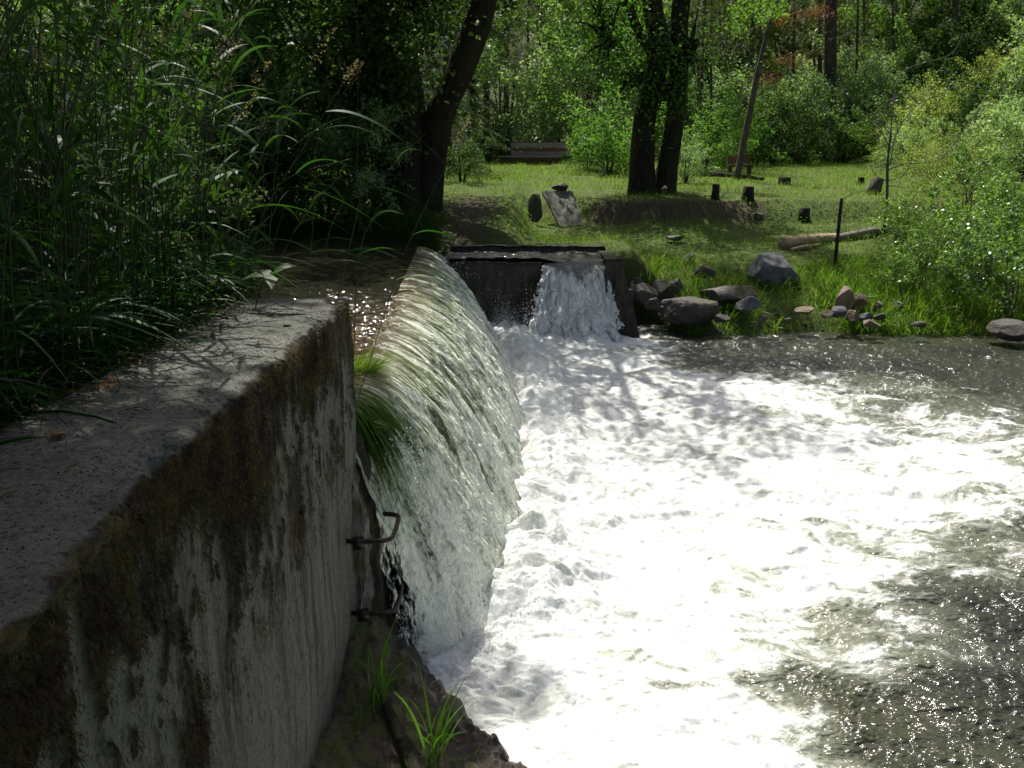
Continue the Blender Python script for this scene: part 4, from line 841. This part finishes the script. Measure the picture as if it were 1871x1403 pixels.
for k, (x, y, s, pr, lab) in enumerate([(-3.0, 5.6, .6, DARK[0], 'dark leafy bush at the water behind the wall end'), (-3.9, 7.4, .75, DARK[1], 'dark bush on the near river bank behind the thicket'), (-4.6, 9.2, .9, DARK[0], 'dark bush at the tip of the near river bank'), (-2.9, 3.6, .55, DARK[1], 'dark leafy bush inside the thick grass behind the wall'), (-4.3, 5.4, .8, DARK[0], 'dark bush in the middle of the thicket')]):
    make('bush', pr, gp(x, y, -.1), lab, 'bush', None, s=s)
# maples and bushes around the meadow
for (u, Y, s, pr, nm, lab) in [
    (925, 41, 2.2, PALE[0], 'bush', 'tall silvery-green bush standing left of the wooden bench'),
    (985, 44, 1.2, PALE[1], 'bush', 'silvery bush just behind the wooden bench'),
    (893, 37.5, .8, DARK[0], 'bush', 'dark round bush at the left end of the sunny lawn'),
    (1068, 41.5, 2.2, PALE[1], 'bush', 'big grey-green bush behind the right end of the bench'),
    (1110, 29, 1.25, BUSH[0], 'bush', 'bright green leafy bush between the bench and the twin-trunk tree'),
    (1150, 31, 1.5, BUSH[1], 'bush', 'taller bright green bush behind the twin-trunk tree'),
    (1075, 32, .7, BUSH[1], 'bush', 'low bright bush beside the bench end'),
    (1290, 30, 1.0, BUSH[0], 'bush', 'green bush right of the twin-trunk tree'),
    (1335, 34, 1.25, BUSH[1], 'bush', 'leafy bush behind the small leaning tree'),
    (1410, 36, 1.35, DARK[1], 'bush', 'dark green bush at the back of the lawn below the orange branches'),
    (1455, 37, .95, BUSH[0], 'bush', 'rounded bush in front of the straight pine trunk, on its near side'),
    (1530, 36, .9, DARK[0], 'bush', 'dark bush hiding the foot of the straight pine trunk'),
    (1585, 35, 1.0, BUSH[1], 'bush', 'mid-green bush right of the pine foot'),
    (1640, 33, 1.2, DARK[1], 'bush', 'dark bush behind the bare grey sapling'),
    (1700, 30, 1.3, HILL[0], 'bush', 'olive bush where the lawn meets the slope'),
    (1250, 24, .5, PALE[0], 'bush', 'low bluish bush beside the second trunk of the twin tree'),
    (975, 37.5, .28, BUSH[1], 'bush', 'little plant growing against the bench boards'),
    ]:
    make(nm, pr, P_(u, Y, -.05), lab, 'bush', None, s=s)
for (u, Y, s, pr, lab) in [(1100, 44, 1.1, MAPLE[0], 'maple with bright crown behind the bench bushes'), (1330, 46, 1.15, MAPLE[1], 'maple tree between the thin dark stems left of the pine'), (1620, 44, 1.0, MAPLE[0], 'light green maple on the slope right of the pine'), (1470, 52, 1.3, MAPLE[1], 'maple tree deep behind the orange branches'), (1760, 44, 1.0, MAPLE[1], 'maple tree high on the slope'), (860, 42, 1.0, DMAPLE[0], 'dark maple tree behind the leaning trunks'), (1010, 58, 1.2, DMAPLE[1], 'dark maple tree in the gap over the bench'), (1250, 50, 1.2, DMAPLE[0], 'dark maple tree behind the twin trunks')]:
    make('maple_tree', pr, P_(u, Y), lab, s=s)
for k, u in enumerate(range(1240, 1900, 42)):
    for Y in (40.5, 46.0):
        pr = [PALE[1], DARK[1], PALE[0], BUSH[1], DARK[0], HILL[0]][R.randint(6)]
        make('bush', pr, P_(u + R.uniform(-18, 18), Y + R.uniform(-1.5, 1.5), -.1), 'green bush in the understory band at the forest edge', 'bush', 'understory bushes at the forest edge', s=R.uniform(1.2, 1.9))
# conifers that stand out
f = P_(1510, 40)
for (u, Y, w, u1, lab) in [(1512, 40, .31, 1522, 'straight thick pine trunk behind the lawn'), (1496, 43, .12, 1500, 'thin dark conifer close beside the thick pine trunk'), (1372, 41, .11, 1376, 'thin dark conifer behind the small leaning tree'), (1268, 33, .07, 1298, 'thin slanting stem right of the twin-trunk tree'), (1276, 38, .07, 1276, 'thin upright stem just right of the twin trunks'), (1752, 42, .16, 1745, 'dark conifer trunk high on the slope'), (1595, 46, .09, 1600, 'slim conifer trunk above the bare sapling'), (1660, 47, .1, 1655, 'slim trunk in the woods above the bare sapling')]:
    f = P_(u, Y); r_ = thing('pine_tree', lab, 'tree', f); t = at(u1, -330, Y); b = Bag(); tube(b, spline([[0, 0, -.4], (at((u + u1) / 2, 120, Y) - f), t - f], 20), np.linspace(w, w * .7, 20), 12, rough=.08); put('trunk', b.mesh('trunk', MT['barkpine']), r_)
    n = 4200; h = t - f; s_ = R.uniform(.35, 1.1, n); az = R.uniform(0, 2 * PI, n); az = np.round(az * 2.5) / 2.5 + np.round(s_ * 22) * 1.3; L = R.uniform(.1, 1, n) * min(2.0, w * 14)
    P = h[None] * np.round(s_ * 22)[:, None] / 22 + np.stack([np.cos(az) * L, np.sin(az) * L, -.22 * L ** 1.3], 1) + R.normal(0, .13, (n, 3)); V, Q = ribbons(P, R.normal(0, 1, (n, 3)) * [1, 1, .5] + np.stack([np.cos(az), np.sin(az), -.4 + 0 * az], 1), .22, .045, .3, 1)
    b = Bag(); b.add(V, Q); put('crown', b.mesh('crown', MT['needle2']), r_)
    if w > .3:
        for (a1, a2) in ((1430, 35), (1440, 108), (1402, 142), (1490, 20)):
            n = 200; c = at(a1, a2, Y - 3.2) - f; P = c + R.normal(0, 1, (n, 3)) * [.4, .4, .12]; V, Q = ribbons(P, R.normal(0, 1, (n, 3)) + [-.5, 0, -.5], .2, .04, .3, 1); b = Bag(); b.add(V, Q)
            tube(b, spline([[h[0] * .7, 0, c[2] + .5], [(h[0] + c[0]) / 2, c[1] / 2, c[2] + .5], c], 8), .02, 5)
            tag(put('dead_branch', b.mesh('dead_branch', MT['orange']), r_), 'rusty orange dead branch')
for k, (u, Y, w) in enumerate([(1298, 37, .06), (1318, 41, .07), (1396, 39, .06), (1442, 42, .09), (1555, 40, .07), (1572, 43, .08), (1625, 41, .06), (1690, 43, .09), (1722, 40, .06), (1812, 44, .1), (1100, 44, .08), (1020, 46, .1), (960, 47, .09), (1350, 44, .1), (1480, 45, .07)]):
    f = P_(u, Y); r_ = thing('slender_tree', 'slender dark trunk standing in the woods behind the lawn', 'tree', f, 'slender trunks in the woods behind the lawn'); top = at(u + R.uniform(-12, 18), -300, Y) - f
    b = Bag(); tube(b, spline([[0, 0, -.4], top * .5 + R.normal(0, .12, 3), top], 20), np.linspace(w, w * .6, 20), 8, rough=.1); put('trunk', b.mesh('trunk', MT['barkpine']), r_)
    n = 1500; s_ = np.round(R.uniform(.3, 1.05, n) * 18) / 18; az = s_ * 97 + np.round(R.uniform(0, 2, n)) * 3.1; L = R.uniform(.1, 1, n) * 1.3
    P = top[None] * s_[:, None] + np.stack([np.cos(az) * L, np.sin(az) * L, -.35 * L ** 1.3], 1) + R.normal(0, .09, (n, 3)); V, Q = ribbons(P, R.normal(0, 1, (n, 3)) * [1, 1, .6] - [0, 0, .6], .2, .035, .4, 1)
    b = Bag(); b.add(V, Q); put('crown', b.mesh('crown', MT['needle2']), r_)
# small leaning tree and slender trees with leaves
def slender(pts, r0, label, crowns, mat='barkgrey', lmat='leafbright', name='sapling', cat='sapling', lsize=.09):
    f = np.array(pts[0]); root = thing(name, label, cat, f); b = Bag(); tube(b, spline(np.array(pts) - f, 24), np.linspace(r0, r0 * .45, 24), 10, rough=.1); put('trunk', b.mesh('trunk', MT[mat]), root)
    if crowns:
        b = Bag()
        for c, rad, k in crowns: P, _ = crown_pts(k, rad, 26, .16, R.randint(999), -1); V, Q, T = leaves(P + np.array(c) - f, R.uniform(lsize * .6, lsize, k), .4); b.add(V, Q, T)
        put('crown', b.mesh('crown', MT[lmat]), root)
    return root
f = P_(1342, 25.5, -.1); slender([f, at(1375, 180, 25.5), at(1400, 70, 25.4), at(1425, -20, 25.3), at(1450, -200, 25)], .1, 'grey leaning tree with a slim trunk on the lawn', [(at(1385, 20, 25.2), (.7, .6, .4), 900), (at(1350, 50, 25), (.4, .4, .3), 300)], name='leaning_tree', cat='tree')
# bare grey sapling
f = P_(1612, 16.8, -.05); root = thing('bare_tree', 'bare grey sapling with curling leafless branches on the sunny slope', 'dead tree', f)
b = Bag(); tube(b, spline(np.array([f, at(1620, 380, 16.8), at(1622, 300, 16.8), at(1628, 240, 16.8)]) - f, 20), np.linspace(.035, .02, 20), 8, rough=.1); put('trunk', b.mesh('trunk', MT['barkgrey']), root)
for pts in [[(1626, 300), (1640, 240), (1680, 190), (1760, 150)], [(1628, 250), (1632, 190), (1650, 130), (1735, 100), (1760, 60)], [(1626, 270), (1610, 240), (1590, 220), (1570, 215)], [(1624, 310), (1650, 300), (1720, 290), (1790, 230)], [(1622, 330), (1650, 320), (1662, 300), (1655, 290)], [(1620, 330), (1600, 320), (1590, 300)],
            [(1628, 240), (1616, 215), (1620, 190)], [(1680, 190), (1650, 170), (1600, 200)], [(1622, 340), (1640, 340), (1655, 345)], [(1720, 290), (1760, 240), (1800, 180), (1822, 130)], [(1640, 240), (1637, 215), (1628, 200)], [(1628, 245), (1580, 205), (1500, 203)]]:
    b = Bag(); P = np.array([at(u, v, 16.8 + R.uniform(-.3, .3)) for u, v in pts]) - f; tube(b, spline(P, 20), np.linspace(.013, .003, 20), 6); put('branch', b.mesh('branch', MT['twig']), root)
# dead stake by the shore
f = P_(1528, 14.4, -.1); root = thing('dead_sapling', 'thin brown dead sapling stub standing in front of the fallen log', 'dead tree', f)
b = Bag(); tube(b, spline(np.array([f, at(1530, 440, 14.4), at(1538, 362, 14.4)]) - f, 16), np.linspace(.035, .026, 16), 8, rough=.2); put('trunk', b.mesh('trunk', MT['bark']), root)
for pts in [[(1537, 368), (1555, 355), (1600, 345)], [(1536, 374), (1528, 370)]]:
    b = Bag(); tube(b, spline(np.array([at(u, v, 14.4) for u, v in pts]) - f, 10), np.linspace(.008, .003, 10), 6); put('branch', b.mesh('branch', MT['twig']), root)
f = P_(1634, 17.5, -.1); b = Bag(); tube(b, [[0, 0, 0], at(1635, 373, 17.5) - f], .022, 7, rough=.2); tag(put('wooden_stake', b.mesh('wooden_stake', MT['bark']), None, f), 'short dark wooden stake sticking up beside the bare sapling', 'stake')
# ------------------------------------------------------------------ wood on the meadow
MT['logwood'] = bark('peeled_log', (.34, .22, .14), (.62, .47, .33), mossy=0, vs=(.12, 1, 1), sc=18)
def log(u0, v0, Y0, u1, v1, Y1, r0, r1, mat, label, name='fallen_log', cat='log', lift=1.0):
    a, c = at(u0, v0, Y0), at(u1, v1, Y1); a[2] = gz(a[0], a[1]) + r0 * .8 * lift; c[2] = gz(c[0], c[1]) + r1 * .8 * lift
    b = Bag(); tube(b, spline([a - a, (c - a) / 2 + [0, 0, .02], c - a], 30), np.linspace(r0, r1, 30), 14, rough=.15, seed=int(u0)); return tag(put(name, b.mesh(name, MT[mat]), None, a), label, cat)
log(1432, 425, 15.9, 1530, 408, 16.9, .115, .07, 'logwood', 'reddish peeled log with a broken end lying in the grass')
log(1515, 410, 16.7, 1635, 400, 17.6, .06, .075, 'twig', 'thin grey log lying behind the dead sapling stub')
log(1447, 434, 15.7, 1500, 418, 16.3, .035, .03, 'logwood', 'small split branch lying against the reddish log', 'fallen_branch', 'branch')
log(1282, 314, 26.5, 1395, 325, 24.8, .09, .05, 'bark', 'long dark rail-like log lying behind the leaning tree', lift=2.2)
def stump(u, Y, w, h, label, rz=0.0, tilt=0.0, mat='bark'):
    f = P_(u, Y, -.06); b = Bag(); tube(b, [[0, 0, 0], [tilt * .4, 0, h * .5], [tilt, 0, h]], [w * .62, w * .5, w * .48], 16, rough=.25, seed=u); return tag(put('stump', b.mesh('stump', MT[mat]), None, f), label, 'stump')
stump(1428, 23.2, .34, .26, 'weathered low stump in the lawn behind the straight stumps')
stump(1590, 20.6, .3, .42, 'burl-like upturned stump near the bare sapling', tilt=.08, mat='barkgrey')
stump(1567, 23.5, .18, .26, 'small dark stump farthest up the lawn')
stump(1304, 19.25, .16, .4, 'narrow upright stump on top of the cut bank')
stump(1363, 18.95, .22, .34, 'short dark stump at the broken edge of the cut bank')
stump(1468, 18.4, .22, .3, 'mossy green stump in the grass above the reddish log')
for k, (u, Y, d) in enumerate([(1320, 18.7, .5), (1400, 18.3, .4)]): pass
# slab with a mossy rock on top
A4 = [at(990, 349, 18.98), at(1046, 348, 18.98), at(1066, 403, 18.2), at(1024, 402, 18.2)]
A4[2][2] = min(A4[2][2], float(gz(A4[2][0], 18.2)) + .02); A4[3][2] = min(A4[3][2], float(gz(A4[3][0], 18.2)) + .02)
b = Bag(); n = 30; a_ = np.linspace(0, 1, n); A_, B_ = np.meshgrid(a_, a_, indexing='ij')
Pt = (A4[0][None, None] * (1 - A_[..., None]) + A4[1][None, None] * A_[..., None]) * (1 - B_[..., None]) + (A4[3][None, None] * (1 - A_[..., None]) + A4[2][None, None] * A_[..., None]) * B_[..., None]
nr = np.array([-.1, -.7, .6]); Pt = Pt + (fb(A_ * 6, B_ * 6, 0, 130, 4) - .5)[..., None] * nr * .05
Pt[..., 0] += (fb(B_ * 5, 0, 0, 131, 3) - .5) * .05
c0 = A4[0].copy(); Lo = Pt - nr * .14
V = np.vstack([(Pt - c0).reshape(-1, 3), (Lo - c0).reshape(-1, 3)]); Q = [gridf(n, n), gridf(n, n, n * n)[:, ::-1]]
def rim(ix): ix = np.array(ix); return np.stack([ix[:-1], ix[1:], ix[1:] + n * n, ix[:-1] + n * n], 1)
for ix in (np.arange(n), (n - 1) * n + np.arange(n)[::-1], np.arange(n)[::-1] * n, np.arange(n) * n + n - 1): Q.append(rim(ix))
tag(put('concrete_slab', mesh('concrete_slab', V, np.vstack(Q), MT['slab'], False), None, c0), 'pale tilted concrete slab leaning on the bank with a mossy rock on top', 'slab')
rock(1026, 347, 19.0, .5, .26, 'stone2', 133, 'dark mossy rock lying on top of the tilted concrete slab', 'rock', name='rock', dz=.03)
rock(978, 385, 18.5, .4, .62, 'stone2', 134, 'mossy brown rock set in the bank beside the tilted slab', 'rock', name='rock', dz=.05)
# bench
MT['wood'] = bark('dark_planks', (.05, .032, .022), (.13, .08, .055), mossy=.1, vs=(.15, 1, 1), sc=20); MT['woodgrey'] = bark('grey_planks', (.22, .19, .16), (.42, .38, .33), mossy=.05, vs=(.15, 1, 1), sc=20); MT['woodred'] = bark('red_planks', (.13, .06, .045), (.25, .13, .1), mossy=0, vs=(.15, 1, 1), sc=20)
zb = float(gz(.8, 36)); f = np.array([.75, 36, zb]); root = thing('bench', 'weathered wooden bench with grey back boards standing in the lawn', 'bench', f)
zt = 2.85 - .13 - zb
for k in range(3): b = Bag(); box(b, (0, .15 + k * .27, zt + .0), (2.55, .24, .045)); put('seat_board', b.mesh('seat_board', MT['woodgrey' if k == 0 else 'wood'], False), root)
b = Bag(); box(b, (-.02, -.02, zt - .19), (2.5, .04, .3)); put('front_board', b.mesh('front_board', MT['wood'], False), root)
for x in (-1.2, 1.2): b = Bag(); box(b, (x, .4, zt / 2 - .1), (.09, .7, zt - .0)); put('leg', b.mesh('leg', MT['wood'], False), root)
for x in (-.7, -.05, .85, 1.6): b = Bag(); box(b, (x + .1, .98, (zt + .55) / 2), (.06, .06, zt + .6)); put('post', b.mesh('post', MT['wood'], False), root)
for z, h, mt in ((.48, .2, 'woodgrey'), (.3, .13, 'woodred'), (.13, .18, 'woodgrey'), (.6, .035, 'wood')): b = Bag(); box(b, (.45, .93, zt + z - .02), (2.5, .035, h)); put('back_board', b.mesh('back_board', MT[mt], False), root)
# little seat behind the leaning tree
f = P_(1347, 27.5); root = thing('low_bench', 'small brown wooden seat half hidden behind the leaning tree', 'bench', f)
b = Bag(); box(b, (0, 0, .34), (.75, .3, .05)); put('seat', b.mesh('seat', MT['wood'], False), root)
b = Bag(); box(b, (0, .18, .52), (.7, .04, .22)); put('backrest', b.mesh('backrest', MT['woodred'], False), root)
for x in (-.3, .3): b = Bag(); box(b, (x, 0, .15), (.07, .28, .34)); put('leg', b.mesh('leg', MT['wood'], False), root)
# ------------------------------------------------------------------ shrubs on the sunny slope to the right
lab = ['leafy shrub with bright small leaves overhanging the shore grass', 'big bright-leaved shrub at the frame edge above the shore', 'small shrub with glinting leaves low on the slope', 'shrub with pale glittering leaves behind the shore shrubs', 'shrub with shining leaves above the shore grass, behind the overhanging one', 'twiggy bright shrub beside the bare sapling', 'round bright-leaved shrub halfway up the slope', 'upper bright-leaved shrub on the slope', 'slender leafy shrub near the grey log end', 'bright shrub just below the olive hill bushes', 'dense glinting shrub in the middle of the slope shrubs', 'high bright-leaved shrub near the frame edge']
for k, (u, Y, s) in enumerate([(1690, 13.6, .75), (1850, 13.0, 1.0), (1640, 13.9, .5), (1760, 14.3, .85), (1720, 15.0, .75), (1655, 15.5, .75), (1800, 15.6, .85), (1850, 17, .9), (1640, 16.6, .6), (1760, 17.4, 1.05), (1800, 14.0, .85), (1880, 15.0, 1.0)]):
    r_ = make('shrub', SHRUB[k % 3], P_(u, Y, -.05), lab[k], 'shrub', s=s)
hl = 'olive-green bush covering the open hillside'
for k, (u, Y, s) in enumerate([(1700, 21, .9), (1780, 21, 1.0), (1860, 20, 1.0), (1690, 25, .9), (1760, 25, 1.1), (1840, 25, 1.2), (1900, 23, 1.2), (1730, 30, 1.3), (1800, 30, 1.4), (1880, 30, 1.5), (1790, 36, 1.4), (1870, 36, 1.6), (1920, 27, 1.3), (1740, 37, 1.3), (1830, 42, 1.7), (1900, 42, 1.8), (1655, 28, .9), (1620, 31, .8), (1700, 34, 1.3), (1660, 36, 1.2), (1790, 28, 1.2), (1850, 32, 1.4), (1740, 22.5, .9), (1820, 22.5, 1.0), (1720, 18.5, .7), (1790, 19, .8), (1920, 35, 1.6), (1650, 40, 1.4), (1560, 38.5, 1.1), (1610, 37, 1.1), (1645, 34.5, 1.1), (1600, 41, 1.3), (1770, 46, 1.8), (1860, 50, 2), (1700, 46, 1.8), (1925, 48, 2)]):
    make('hillside_bush', [HILL[0], HILL[1], PALE[0], HILL[0], SHRUB[1], HILL[1], DARK[1]][k % 7], P_(u, Y, -.1), hl, 'bush', 'olive bushes on the open hillside', s=s * .78)
# ------------------------------------------------------------------ forest on the hill
k = 0; r = np.random.RandomState(77)
for Y, step in ((48.5, 3.2), (53, 3.0), (59, 3.4), (67, 4.2)):
    x = -Y * .62
    while x < Y * .66:
        x += step * r.uniform(.75, 1.3); pr = [FIR[0], FIR[1], FIR[2], PINE[0], PINE[1], DMAPLE[0], MAPLE[1]][r.choice(7, p=[.14, .14, .12, .22, .22, .08, .08])]
        dark = pr in FIR; nm = 'fir_tree' if pr in FIR else 'pine_tree' if pr in PINE else 'maple_tree'
        make(nm, pr, gp(x, Y + r.uniform(-2.5, 2.5), -.3), {'fir_tree': 'dark fir tree in the dense hillside forest', 'pine_tree': 'yellow-green pine tree in the dense hillside forest', 'maple_tree': 'leafy maple tree in the dense hillside forest'}[nm], 'tree', {'fir_tree': 'firs of the hillside forest', 'pine_tree': 'pines of the hillside forest', 'maple_tree': 'maples of the hillside forest'}[nm], s=r.uniform(.75, 1.15)); k += 1
for k, (u, Y, s, pr) in enumerate([(60, 24, .7, FIR[0]), (230, 26, .8, FIR[1]), (420, 25, .8, FIR[2]), (560, 27, .85, FIR[0]), (650, 24, .7, FIR[1]), (820, 30, .8, FIR[2]), (140, 33, 1, FIR[1]), (340, 34, 1, FIR[0]), (700, 34, 1, FIR[1]), (500, 38, 1, FIR[2]), (-60, 22, .8, FIR[2]), (890, 46, .9, FIR[0]), (790, 40, 1, FIR[0])]):
    make('fir_tree', pr, P_(u, Y, -.3), 'dark fir tree in the shaded wood across the upper river', 'tree', 'firs of the shaded wood across the river', s=s)
# distant wood reads as one mass
b = Bag(); n = 150000; X = R.uniform(-75, 80, n); Y = R.uniform(74, 118, n); base = gz(X, Y)
cx_, cy_ = np.floor(X / 4.5), np.floor(Y / 4.5); hs = 9 + 9 * _h(cx_.astype(np.int64), cy_.astype(np.int64), 0, 5)
hh = R.uniform(0, 1, n); rr = (1 - hh) * 2.1 + .2; jx = (cx_ + .2 + .6 * _h(cx_.astype(np.int64), cy_.astype(np.int64), 1, 6)) * 4.5; jy = (cy_ + .5) * 4.5; aa = R.uniform(0, 2 * PI, n); q = R.uniform(.3, 1, n)
P = np.stack([jx + np.cos(aa) * rr * q, jy + np.sin(aa) * rr * q, base + hh * hs], 1); V, Q = ribbons(P, np.stack([np.cos(aa), np.sin(aa), -.4 + 0 * aa], 1), .7, .28, .2, 1); b.add(V, Q)
tag(put('distant_forest', b.mesh('distant_forest', MT['needle'])), kind='stuff')
# ------------------------------------------------------------------ meadow and shore grass
def scatter(n, xr, yr, dens, pw=1.0):
    y = yr[0] + (yr[1] - yr[0]) * R.uniform(0, 1, n) ** pw; x = R.uniform(xr[0], xr[1], n) * (1 if xr[1] < 30 else 1); k = dens(x, y) > R.uniform(0, 1, n); return x[k], y[k]
def meadow(x, y):
    ok = (y > 13.2) & ((x > 1.8) | (y > 13.95)) & (x < .64 * y + 1) & (x > -.75 * y)
    path = np.exp(-(((x + .75) / .7) ** 2 + ((y - 15.8) / 2.3) ** 2)) * 1.1
    cutb = ((y > 18.2) & (y < 19.0) & (x > 1.5) & (x < 6)) * .6
    return ok * np.clip(1 - path - cutb, 0, 1) * (.35 + .65 * ss(.35, .6, fb(x * .9, y * .9, 0, 140, 3)))
x, y = scatter(210000, (-14, 25), (13.2, 40), meadow, 1.25); n = len(x)
B = np.stack([x, y, gz(x, y) - .02], 1); D = np.stack([R.normal(.05, .3, n), R.normal(0, .3, n), np.ones(n)], 1); tall = .5 + fb(x * .7, y * .7, 0, 141, 3)
V, Q = ribbons(B, D, R.uniform(.08, .26, n) * tall, R.uniform(.007, .013, n) * (1 + (y - 13) * .035), R.uniform(.1, .7, n), 2)
tag(put('meadow_grass', mesh('meadow_grass', V, Q, MT['grass'], True)), kind='stuff')
def shore(x, y): 
    e = gz(x, y); return ((e > .12) & (e < 1.0) & (x > 1.95) & (x < .62 * y + .8)) * (.25 + .75 * ss(.35, .55, fb(x * 1.6, y * 1.6, 0, 142, 3))) * lerp(.45, 1, ss(4.2, 6, x))
x, y = scatter(80000, (1.9, 10), (11.6, 15.5), shore); n = len(x)
B = np.stack([x, y, gz(x, y) - .03], 1); D = np.stack([R.normal(0, .3, n), R.normal(-.1, .3, n), np.ones(n)], 1)
V, Q = ribbons(B, D, R.uniform(.14, .5, n) * (.5 + fb(x * 1.2, y * 1.2, 0, 143, 2)), R.uniform(.007, .014, n), R.uniform(.2, .9, n), 4)
tag(put('shore_grass', mesh('shore_grass', V, Q, MT['shore'], True)), kind='stuff')
n = 1500; x = R.uniform(2.0, 9.5, n); y = 12.0 + np.abs(R.normal(0, .5, n)) ** 1.2 + .2; z = gz(x, y); k = (z > -.12) & (z < .75); x, y, z = x[k], y[k], z[k]; n = len(x)
b = Bag(); rs = R.uniform(.008, .05, n) * R.uniform(.3, 1, n)
for i in range(n):
    o = unit(R.normal(0, 1, (10, 3))); 
    o = np.array([[0, 0, 1], [.9, 0, .4], [.3, .85, .4], [-.7, .5, .4], [-.7, -.5, .4], [.3, -.85, .4], [.7, .5, -.5], [-.3, .8, -.5], [-.9, 0, -.5], [-.3, -.8, -.5], [.7, -.5, -.5], [0, 0, -1.0]]) * R.uniform(.7, 1.2, (12, 1)) * [1.3, 1, .7]
    b.add(np.array([x[i], y[i], z[i]]) + o * rs[i], None, [[0, 1, 2], [0, 2, 3], [0, 3, 4], [0, 4, 5], [0, 5, 1], [1, 6, 2], [2, 6, 7], [2, 7, 3], [3, 7, 8], [3, 8, 4], [4, 8, 9], [4, 9, 5], [5, 9, 10], [5, 10, 1], [1, 10, 6], [11, 7, 6], [11, 8, 7], [11, 9, 8], [11, 10, 9], [11, 6, 10]])
tag(put('shore_gravel', b.mesh('shore_gravel', MT['stone2'], False)), kind='stuff')
# low weeds with small leaves on the bank
n = 26000; x = R.uniform(-9, 11, n); y = R.uniform(12.9, 19, n); k = (fb(x * 1.1, y * 1.1, 0, 144, 3) > .52) & ((x > 1.9) | (y > 14)); x, y = x[k], y[k]; n = len(x)
B = np.stack([x, y, gz(x, y) + np.abs(R.normal(.05, .08, n))], 1); b = Bag(); V, Q, T = leaves(B, R.uniform(.02, .06, n), .8); b.add(V, Q, T)
tag(put('ground_cover', b.mesh('ground_cover', MT['leafbright'])), kind='stuff')
# dark bank grass at the river side behind the weir
x = R.uniform(-9, -1.2, 26000); y = 13.5 + np.abs(R.normal(0, .9, 26000)); n = len(x)
V, Q = ribbons(np.stack([x, y, gz(x, y) - .03], 1), np.stack([R.normal(0, .35, n), R.normal(-.35, .3, n), np.ones(n)], 1), R.uniform(.15, .5, n), R.uniform(.008, .014, n), R.uniform(.3, 1.1, n), 3)
tag(put('bank_grass', mesh('bank_grass', V, Q, MT['reed'], True)), kind='stuff')
# ------------------------------------------------------------------ light, sky, camera
S = bpy.context.scene
EL, AZ = math.radians(62), math.radians(-15)          # sun ahead and to the side, high
sd = np.array([math.sin(AZ) * math.cos(EL), math.cos(AZ) * math.cos(EL), math.sin(EL)])
L = bpy.data.lights.new('sun', 'SUN'); L.energy = 4.8; L.angle = math.radians(.5); L.color = (1, .965, .9)
lo = bpy.data.objects.new('sun', L); C.objects.link(lo)
from mathutils import Vector
lo.rotation_euler = Vector(sd.tolist()).to_track_quat('Z', 'Y').to_euler(); lo.location = (0, 0, 40)
W = bpy.data.worlds.new('World'); S.world = W; W.use_nodes = True; nt_ = W.node_tree; nt_.nodes.clear()
sky = nt_.nodes.new('ShaderNodeTexSky'); sky.sky_type = 'NISHITA'; sky.sun_disc = False; sky.sun_elevation = EL; sky.sun_rotation = AZ % (2 * PI); sky.dust_density = 4.0; sky.air_density = .7; sky.ozone_density = .5
bg = nt_.nodes.new('ShaderNodeBackground'); bg.inputs[1].default_value = .09; ow = nt_.nodes.new('ShaderNodeOutputWorld')
nt_.links.new(sky.outputs[0], bg.inputs[0]); nt_.links.new(bg.outputs[0], ow.inputs[0])
cam = bpy.data.cameras.new('camera'); co = bpy.data.objects.new('camera', cam); C.objects.link(co)
cam.sensor_width = 36; cam.lens = F / 1871 * 36; cam.clip_end = 800; cam.clip_start = .05
co.location = (0, 0, CZ); co.rotation_euler = (PI / 2 - TH, 0, 0); S.camera = co
S.view_settings.view_transform = 'Standard'; S.view_settings.look = 'None'; S.view_settings.exposure = .45; S.view_settings.gamma = 1
S.render.engine = 'CYCLES'; S.cycles.max_bounces = 6; S.cycles.transparent_max_bounces = 12; S.cycles.use_denoising = True
S.cycles.diffuse_bounces = 3; S.cycles.glossy_bounces = 3; S.cycles.transmission_bounces = 3
